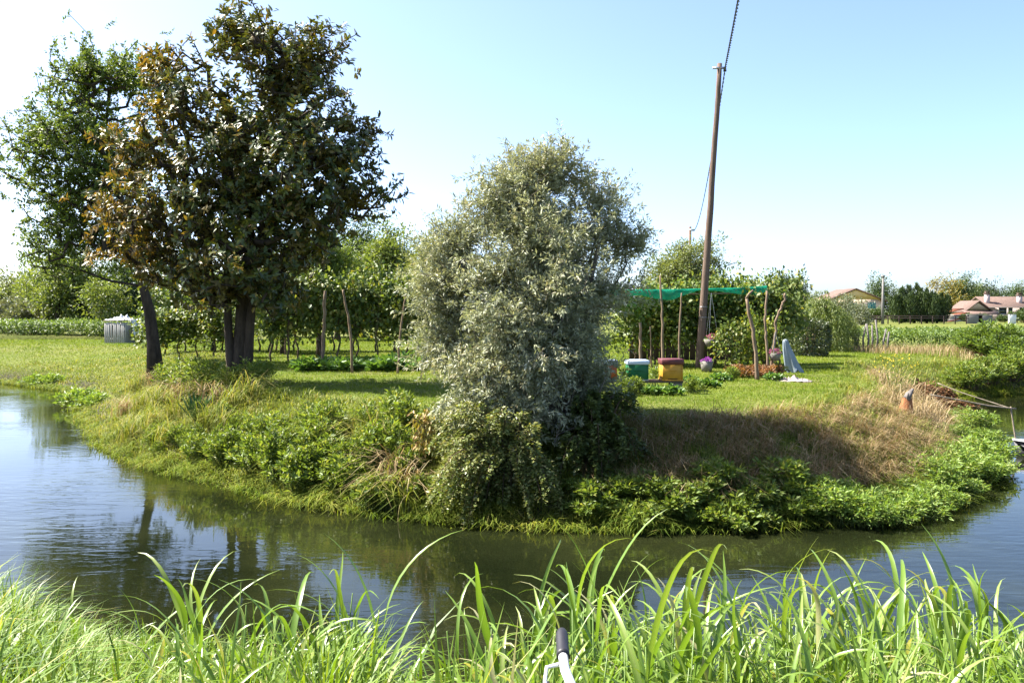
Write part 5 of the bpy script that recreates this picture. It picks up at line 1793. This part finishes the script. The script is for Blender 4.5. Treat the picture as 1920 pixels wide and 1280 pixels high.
hb = G(1603, 600, 176)
root = thing('ochre_house', 'ochre two-storey house with a broad gable and teal shutters', 'house', hb)
W_ = 5.5
gz = float(at(1600, 541, 176)[2])
ez = float(at(1600, 559, 176)[2])
mb = MB()
gable_wall(mb, -W_, W_, 0, 10, ez - .25, gz - .2)
part('wall', mb, 'ochre', root)
mb = MB()
gable_roof(mb, -W_ - .7, W_ + .7, -.7, 10.5, ez - .45, gz + .08, .22)
rf = part('roof', mb, 'tiles', root)
mb = MB()
for sx in (-1, 1):
    V = [(0, -.74, gz + .06), (sx * (W_ + .7), -.74, ez - .47), (sx * (W_ + .7), -.74, ez - .70), (0, -.74, gz - .17)]
    mb.add(V + [(a, b + .03, c) for a, b, c in V], Q=[[0, 1, 2, 3], [7, 6, 5, 4], [0, 3, 7, 4], [0, 4, 5, 1], [3, 2, 6, 7]])
part('bargeboard', mb, 'darktrim', rf)
for x_ in (-0.6, 3.4):
    window(root, x_, 0, float(at(1600, 575, 176)[2]), 1.5, 1.6, True)
for x_ in (-3.2, 0.5, 3.4):
    window(root, x_, 0, 1.3, 1.1, 1.4, True)

hb = G(1893, 600, 165)
k = 165 / F
root = thing('pink_house', 'pinkish bungalow with brown tiled roof and two chimneys at the right edge', 'house', hb)
zr = float(at(1890, 556, 170)[2])
ze = float(at(1890, 572, 165)[2])
mb = MB()
gable_wall(mb, -3.9, 12, 0, 8, ze - .15, zr - .25, 'x')
part('wall', mb, 'pinkwall', root)
mb = MB()
gable_roof(mb, -4.5, 12.6, -.7, 8.7, ze - .3, zr, .2, 'x')
rf = part('roof', mb, 'tiles', root)
mb = MB()
box(mb, (-4.52, -.82, ze - .52), (12.6, -.70, ze - .36))
part('gutter', mb, 'concrete', rf)
for x_, zt in ((-3.7, float(at(1855, 546, 165)[2])), (2.6, float(at(1917, 549, 165)[2]))):
    mb = MB()
    box(mb, (x_ - .38, 1.0, ze - .3), (x_ + .38, 1.7, zt - .5))
    ch = part('chimney', mb, 'pinkwall', rf)
    mb = MB()
    box(mb, (x_ - .52, .86, zt - .499), (x_ + .52, 1.84, zt - .36))
    box(mb, (x_ - .4, .98, zt - .05), (x_ + .4, 1.72, zt + .05))
    for a in (-.3, .3):
        box(mb, (x_ + a - .06, 1.1, zt - .36), (x_ + a + .06, 1.6, zt - .05))
    part('chimney_cap', mb, 'tiles', ch)
window(root, -1.4, 0, 1.95, 1.4, 1.3)
window(root, 0.1, 0, 1.95, 0.7, 1.3)
window(root, 2.4, 0, 1.95, 1.0, 1.4)

hb = G(1836, 600, 158)
root = thing('cream_annex', 'low cream-gabled annex left of the pink house', 'house', hb)
mb = MB()
gable_wall(mb, -2.4, 1.9, 0, 6, 1.95, float(at(1836, 566, 158)[2]) - .15)
part('wall', mb, 'cream', root)
mb = MB()
gable_roof(mb, -3.0, 2.5, -.5, 6.4, 1.75, float(at(1836, 563, 158)[2]), .16)
part('roof', mb, 'tiles', root)
mb = MB()
V = [(-3.4, -2.4, 1.35), (2.6, -2.4, 1.35), (2.6, -.05, 2.0), (-3.4, -.05, 2.0)]
mb.add(V + [(a, b, c - .12) for a, b, c in V], Q=[[0, 1, 2, 3], [7, 6, 5, 4], [0, 4, 5, 1], [1, 5, 6, 2], [3, 2, 6, 7], [0, 3, 7, 4]])
part('porch_roof', mb, 'tiles', root)
for x_ in (-3.1, 2.3):
    mb = MB()
    box(mb, (x_ - .1, -2.2, -.1), (x_ + .1, -2.0, 1.34))
    part('porch_post', mb, 'cream', root)
for j, (px, Y, zt, what) in enumerate([(1783, 148, 578, 'upper terracotta-roofed shed beside the dark conifers'), (1777, 142, 596, 'lowest terracotta-roofed shed at the foot of the dark conifers'), (1795, 153, 585, 'middle terracotta-roofed shed leaning against the cream annex')]):
    hb = G(px, 600, Y)
    root = thing('shed', what, 'shed', hb, 0.0, 'terracotta sheds by the houses')
    zt = float(at(px, zt, Y)[2])
    mb = MB()
    box(mb, (-1.5, 0.1, -.1), (1.7, 3, max(.6, zt - 1.1)))
    part('wall', mb, 'cream', root)
    mb = MB()
    V = [(-1.9, -.2, zt - 1.2), (2.1, -.2, zt - 0.15), (2.1, 3.2, zt - 0.15), (-1.9, 3.2, zt - 1.2)]
    mb.add([(a, b, c + .14) for a, b, c in V] + V, Q=[[0, 1, 2, 3], [7, 6, 5, 4], [0, 4, 5, 1], [1, 5, 6, 2], [3, 2, 6, 7], [0, 3, 7, 4]])
    part('roof', mb, 'redtiles', root)
# wall and gate pieces at the back of the crop field
for j, (px, w, h, mat, what) in enumerate([(1828, 2.2, 1.25, 'concrete', 'left grey wall section behind the right crop field'), (1849, 1.8, 1.2, 'concrete', 'right grey wall section behind the right crop field'), (1838, .5, 1.2, 'redtiles', 'brick gate pillar between the grey wall sections'),
                                           (1899, 1.0, 1.3, 'white', 'white meter cabinet at the right behind the crop field')]):
    b = G(px, 600, 122)
    root = thing('garden_wall' if j < 2 else ('gate_pillar' if j == 2 else 'cabinet'), what, 'wall' if j < 2 else ('pillar' if j == 2 else 'cabinet'), b)
    mb = MB()
    box(mb, (-w / 2, 0, -.1), (w / 2, .3, h), bev=.02)
    part('body', mb, mat, root)
    mb = MB()
    box(mb, (-w / 2 - .05, -.05, h + .003), (w / 2 + .05, .35, h + .07), bev=.02)
    part('coping', mb, 'concrete', root)
# low grey rail fence behind the pickets
b = G(1600, 600, 118)
root = thing('rail_fence', 'low grey rail fence along the road behind the pickets', 'fence', b)
for z in (0.75, 1.05):
    mb = MB()
    box(mb, (0, 0, z), (16, .06, z + .14))
    part('rail', mb, 'darkwood', root)
pm = MB()
box(pm, (-.06, .065, -.1), (.06, .18, 1.2))
pm = pm.mesh('post', 'darkwood')
for j in range(11):
    link('post', pm, root, (0.2 + j * 1.55, 0, 0))

# parked van seen past the trellis
vb = G(1477, 600, 100)
root = thing('parked_van', 'white van parked far behind the right end of the trellis', 'van', vb)
prof = [(-1.9, .35), (-1.9, 1.5), (-1.7, 1.85), (0.9, 1.85), (1.5, 1.2), (2.2, 1.0), (2.3, .35)]
V = [(x_, -.85, z) for x_, z in prof] + [(x_, .85, z) for x_, z in prof]
np_ = len(prof)
Q = [[i, (i + 1) % np_, (i + 1) % np_ + np_, i + np_] for i in range(np_)]
T = [[0, i + 1, i] for i in range(1, np_ - 1)] + [[np_, np_ + i, np_ + i + 1] for i in range(1, np_ - 1)]
part('body', MB().add(V, T=T, Q=Q), 'white', root)
mb = MB()
box(mb, (-1.6, -.87, 1.2), (0.7, -.852, 1.65))
part('side_window', mb, 'glass', root)
for x_ in (-1.2, 1.5):
    mb = MB()
    tube(mb, [(x_, -.9, .33), (x_, -.68, .33)], .33, 16)
    wh = part('wheel', mb, 'hull', root)
    mb = MB()
    tube(mb, [(x_, -.92, .33), (x_, -.89, .33)], .2, 14)
    part('rim', mb, 'steel', wh)

# ------------------------------------------------------------------ foreground grass
def tall_leaf(L, W_, a0, a1, pw, seed, r0):
    """one long arching leaf, folded on its midrib, growing from the origin towards +X"""
    g = np.random.default_rng(seed)
    n = 11
    t = np.linspace(0, 1, n)
    ang = a0 + (a1 - a0) * t ** pw
    ds = L / (n - 1)
    x = np.concatenate([[0], np.cumsum(np.sin(ang[:-1]) * ds)])
    z = np.concatenate([[0], np.cumsum(np.cos(ang[:-1]) * ds)])
    w = W_ * np.minimum(1, (t + .12) * 2.4) ** .6 * (1 - t ** 2.2) * .5 + .0008
    tw = (g.random() - .5) * 1.1 * t
    nx_, nz_ = -np.cos(ang), np.sin(ang)
    V = []
    for i in range(n):
        c = np.array([x[i], 0.02 * math.sin(t[i] * 5 + seed), z[i]])
        nn = np.array([nx_[i], 0, nz_[i]])
        sd = np.array([0, math.cos(tw[i]), 0]) + nn * math.sin(tw[i])
        V += [c - sd * w[i] + nn * w[i] * .28, c, c + sd * w[i] + nn * w[i] * .28]
    Q = []
    for i in range(n - 1):
        Q += [[i * 3, i * 3 + 1, i * 3 + 4, i * 3 + 3], [i * 3 + 1, i * 3 + 2, i * 3 + 5, i * 3 + 4]]
    r = np.clip(r0 + np.repeat(t, 3) * .25 + np.tile([0, .16, 0], n), 0, 1)
    return MB().add(V, Q=Q, r=r).mesh('tall_leaf', 'reed', True)


g = np.random.default_rng(300)
pool = [tall_leaf(0.42 + .42 * g.random(), 0.022 + .020 * g.random(), R(6 + 14 * g.random()), R(80 + 85 * g.random()) if g.random() < .76 else R(25 + 45 * g.random()), 1.2 + 1.2 * g.random(), 300 + k, (.08 + .45 * g.random()) if k % 15 else .75) for k in range(34)]
stems = []
for k in range(6):
    mb = MB()
    h = 0.75 + .1 * k
    tube(mb, [(0, 0, -.05), (.01 * math.sin(k), .02, h * .5), (.03 * math.cos(k), .03, h)], [.006, .005, .003], 6, r=.4)
    stems.append((h, mb.mesh('grass_stem', 'reed', True)))


def tall_plant(q, label, group, scale, lean, g):
    root = thing('tall_grass_plant', label, 'grass', q, 0, group)
    root.rotation_euler = (lean[0], lean[1], 0)
    root.scale = (scale,) * 3
    h, sm = stems[g.integers(6)]
    link('stem', sm, root)
    nl = g.integers(6, 10)
    a = g.random() * 6.28
    for j in range(nl):
        f_ = 0.12 + 0.86 * (j + .4 * g.random()) / nl
        a += math.pi + g.normal() * .5
        link('leaf', pool[g.integers(len(pool))], root, (.02 * f_, .03 * f_, h * f_), (g.normal() * .08, g.normal() * .08, a), (.75 + .4 * g.random()) * (1.05 - .25 * f_))


def near_at(px, Y):
    x = at(px, 900, Y)[0]
    return (float(x), float(Y), float(zg(x, Y)) - 0.02)


def plants(n, px0, px1, Y0, Y1, top0, top1, label, group, g):
    """plants whose tips reach photo rows top0..top1"""
    for k in range(n):
        px = px0 + (px1 - px0) * (k + g.random()) / n
        Y = Y0 + (Y1 - Y0) * g.random()
        q = near_at(px, Y)
        zt = float(at(px, top0 + (top1 - top0) * g.random(), Y)[2])
        s = max(.35, min(1.5, (zt - q[2]) / 1.42))
        tall_plant(q, label, group, s, (g.normal() * .06, g.normal() * .08), g)


plants(30, 320, 700, 2.9, 3.9, 1010, 1140, 'tall arching grass plant in the clump left of the open water gap', 'tall grass left of the water gap', g)
for a_, b_, n_, what in [(870, 960, 13, 'just right of the open water gap'), (960, 1065, 14, 'directly behind the black grip'), (1065, 1160, 13, 'a little right of the black grip')]:
    plants(n_, a_, b_, 2.6, 3.6, 1025, 1160, 'tall arching grass plant ' + what, 'tall grass ' + what, g)
plants(44, 1160, 1340, 2.6, 3.8, 1030, 1140, 'tall arching grass plant right of the handlebar, below the yellow hive', 'tall grass below the yellow hive', g)
plants(56, 1340, 1560, 2.6, 3.8, 1035, 1140, 'tall arching grass plant in the thickest stand, below the dry bank grass', 'tall grass below the dry bank grass', g)
plants(48, 1560, 1780, 2.6, 3.8, 1045, 1145, 'tall arching grass plant below the bright weeds of the right shore', 'tall grass below the bright weeds', g)
plants(20, 1780, 1960, 2.8, 3.8, 1030, 1150, 'tall grass plant at the right end of the near bank', 'tall grass at the right end of the near bank', g)
plants(30, 300, 690, 2.3, 3.2, 1140, 1240, 'shorter grass plant low on the near bank left of the handlebar', 'shorter near grass left of the handlebar', g)
for a_, b_, n_, what in [(1000, 1200, 16, 'directly beside the handlebar grip'), (1200, 1450, 20, 'right of the handlebar, below the hives and pole'), (1450, 1700, 20, 'under the tall stand below the bright weeds'), (1700, 1940, 19, 'at the lower right corner')]:
    plants(n_, a_, b_, 2.2, 2.9, 1115, 1225, 'shorter near grass plant ' + what, 'shorter near grass ' + what, g)
plants(40, -20, 420, 2.8, 4.8, 1090, 1210, 'thin tall grass plant in the fine grass at the lower left', 'tall grass at the lower left', g)

# fine dense grass of the near bank
def fine(n, px0, px1, Y0, Y1, h0, h1, seed, name, label, seg=4, wd=0.005):
    g = np.random.default_rng(seed)
    Y = Y0 + (Y1 - Y0) * g.random(n)
    X = (px0 + (px1 - px0) * g.random(n) - 960) / F * Y
    keep = Y < coast_y(near_coast, X) + .05
    # thin out in the water gap
    pxs = X / Y * F + 960
    gap = np.exp(-((pxs - 765) / 80) ** 4)
    keep &= g.random(n) > gap * .93
    X, Y = X[keep], Y[keep]
    n = len(X)
    mb = MB()
    blades(mb, np.stack([X, Y, zi(X, Y) - .02], 1), g.random(n) * 6.28, (h0 + (h1 - h0) * g.random(n)) * (0.85 + .3 * sn(X, Y, 2.3, 4)), wd * (.6 + .9 * g.random(n)), .15 + 1.0 * g.random(n) ** 1.4, np.clip(.45 + .25 * g.normal(size=n) + .2 * sn(X, Y, 1.5), 0, 1), seg)
    return tag(link(name, mb.mesh(name, 'finegrass')), label, None, None, 'stuff')


fine(44000, -420, 640, 2.4, 8.4, .35, .95, 310, 'near_bank_grass', 'dense fine grass covering the near bank at left', 5, .0125)
fine(20000, 560, 2350, 2.0, 4.6, .5, 1.05, 311, 'near_bank_grass', 'dense grass between the tall plants on the near bank at right', 5, .013)
nb2 = shrub_meshes('near_weed', 0.3, 0.5, 26, 26, 0.06, 'lush', 312, 0.06)
for px, Y, what in [(10, 6.6, 'leafy weed at the lower left where the near bank meets the water'), (45, 6.3, 'leafy weed right of the one at the left frame edge'), (-20, 6.0, 'leafy weed cut by the left frame edge low down'), (1900, 4.6, 'leafy weed at the lower right corner of the near bank')]:
    shrub('near_weed', what, 'weed', nb2, near_at(px, Y), px, 1.0, 'leafy weeds on the near bank')

# ------------------------------------------------------------------ bicycle, of which one grip shows
M['rubber'] = solid('black_grip', (0.022, 0.020, 0.024), (0.014, 0.013, 0.016), 40, .5, .4)
M['silver'] = solid('silver_paint', (0.72, 0.72, 0.74), (0.66, 0.66, 0.68), 9, .25, .5, .3)
M['frame_paint'] = solid('grey_frame_paint', (0.25, 0.26, 0.28), (0.2, 0.21, 0.23), 9, .3, .5)
tip = at(1053, 1180, 2.24)
hx, hy, hz = float(tip[0]), float(tip[1]), float(tip[2])
root = thing('bicycle', 'bicycle parked on the near bank, one black grip on a silver bar in view', 'bicycle', (hx + .4, 1.86, 0))
o_ = np.array([hx + .4, 1.86, 0])


def bt_(name, pts, rad, mat, parent=root, sides=12):
    mb = MB()
    tube(mb, np.array(pts, float) - o_, rad, sides)
    return part(name, mb, mat, parent, True)


g0 = at(1053, 1179, 2.26)
g1 = at(1056, 1230, 2.13)
g2 = at(1060, 1256, 2.07)
g3 = at(1074, 1290, 2.02)
s_c = np.array([hx + .05, 1.86, g3[2] - .02])


def mir(q):
    return np.array([q[0], 2 * 1.86 - q[1], q[2]])


for sgn in (1, -1):
    e, b1, bm1, b2 = (g0, g1, g2, g3) if sgn > 0 else (mir(g0), mir(g1), mir(g2), mir(g3))
    bt_('handlebar', [b1, bm1, b2, (b2 * 2 + s_c) / 3, s_c], .0125, 'silver')
    tg = np.linspace(0, 1, 12)[:, None]
    rg = np.array([.006, .0125, .0158, .0165, .0165, .0163, .0163, .0163, .0165, .0165, .0172, .0172])
    bt_('grip', (e * (1 - tg) + b1 * tg), rg, 'rubber', sides=18)
    lv0 = b1 + np.array([-.012, -.02 * sgn, -.012])
    bt_('brake_lever', [lv0, lv0 + np.array([-.03, .01 * sgn, -.012]), lv0 + np.array([-.036, -.03 * sgn, -.03]), lv0 + np.array([-.03, -.1 * sgn, -.06])], [.006, .0055, .005, .006], 'silver')
    bt_('brake_cable', [lv0 + np.array([-.028, -.03 * sgn, -.03]), lv0 + np.array([-.03, -.12 * sgn, -.09]), np.array([hx - .12, 1.86 + .02 * sgn, .55])], .003, 'rubber')
hd0 = s_c + np.array([.0, 0, -.03])
wf, wr_ = np.array([hx - .22, 1.86, .34]), np.array([hx + .82, 1.86, .34])
hd1 = np.array([hx - .02, 1.86, .56])
bb = np.array([hx + .40, 1.86, .28])
st_ = np.array([hx + .56, 1.86, .66])
bt_('stem', [s_c + np.array([.005, 0, 0]), hd0 + np.array([.02, 0, -.02]), hd1], .016, 'silver')
bt_('head_tube', [hd0 + np.array([.01, 0, -.05]), hd1 + np.array([-.02, 0, -.06])], .02, 'frame_paint')
bt_('top_tube', [hd0 + np.array([.02, 0, -.09]), st_], .016, 'frame_paint')
bt_('down_tube', [hd1, bb], .019, 'frame_paint')
bt_('seat_tube', [bb, st_ + np.array([.03, 0, .07])], .017, 'frame_paint')
for s in (-1, 1):
    dy_ = np.array([0, .05 * s, 0])
    bt_('fork_blade', [hd1 + dy_ * .5 + np.array([-.02, 0, -.06]), wf + dy_], .011, 'frame_paint')
    bt_('chain_stay', [bb + dy_ * .5, wr_ + dy_], .009, 'frame_paint')
    bt_('seat_stay', [st_ + dy_ * .3, wr_ + dy_], .008, 'frame_paint')
for c in (wf, wr_):
    a = np.linspace(0, 2 * math.pi, 41)
    wo = bt_('wheel', np.stack([c[0] + np.cos(a) * .31, np.full(41, c[1]), c[2] + np.sin(a) * .31], 1), .008, 'steel', sides=6)
    bt_('tyre', np.stack([c[0] + np.cos(a) * .325, np.full(41, c[1]), c[2] + np.sin(a) * .325], 1), .016, 'rubber', wo, 8)
    bt_('hub', [c - np.array([0, .05, 0]), c + np.array([0, .05, 0])], .018, 'steel', wo)
    for j in range(16):
        an = j / 16 * 2 * math.pi
        bt_('spoke', [c, c + np.array([math.cos(an) * .305, 0, math.sin(an) * .305])], .0012, 'steel', wo, 3)
mb = MB()
box(mb, st_ + np.array([-.08, -.03, .075]) - o_, st_ + np.array([.19, .075 - .0, .11]) - o_, bev=.015)
part('saddle', mb, 'rubber', root)
bt_('crank', [bb + np.array([0, -.07, 0]), bb + np.array([.12, -.08, -.1])], .01, 'steel')
bt_('crank', [bb + np.array([0, .07, 0]), bb + np.array([-.12, .08, .1])], .01, 'steel')
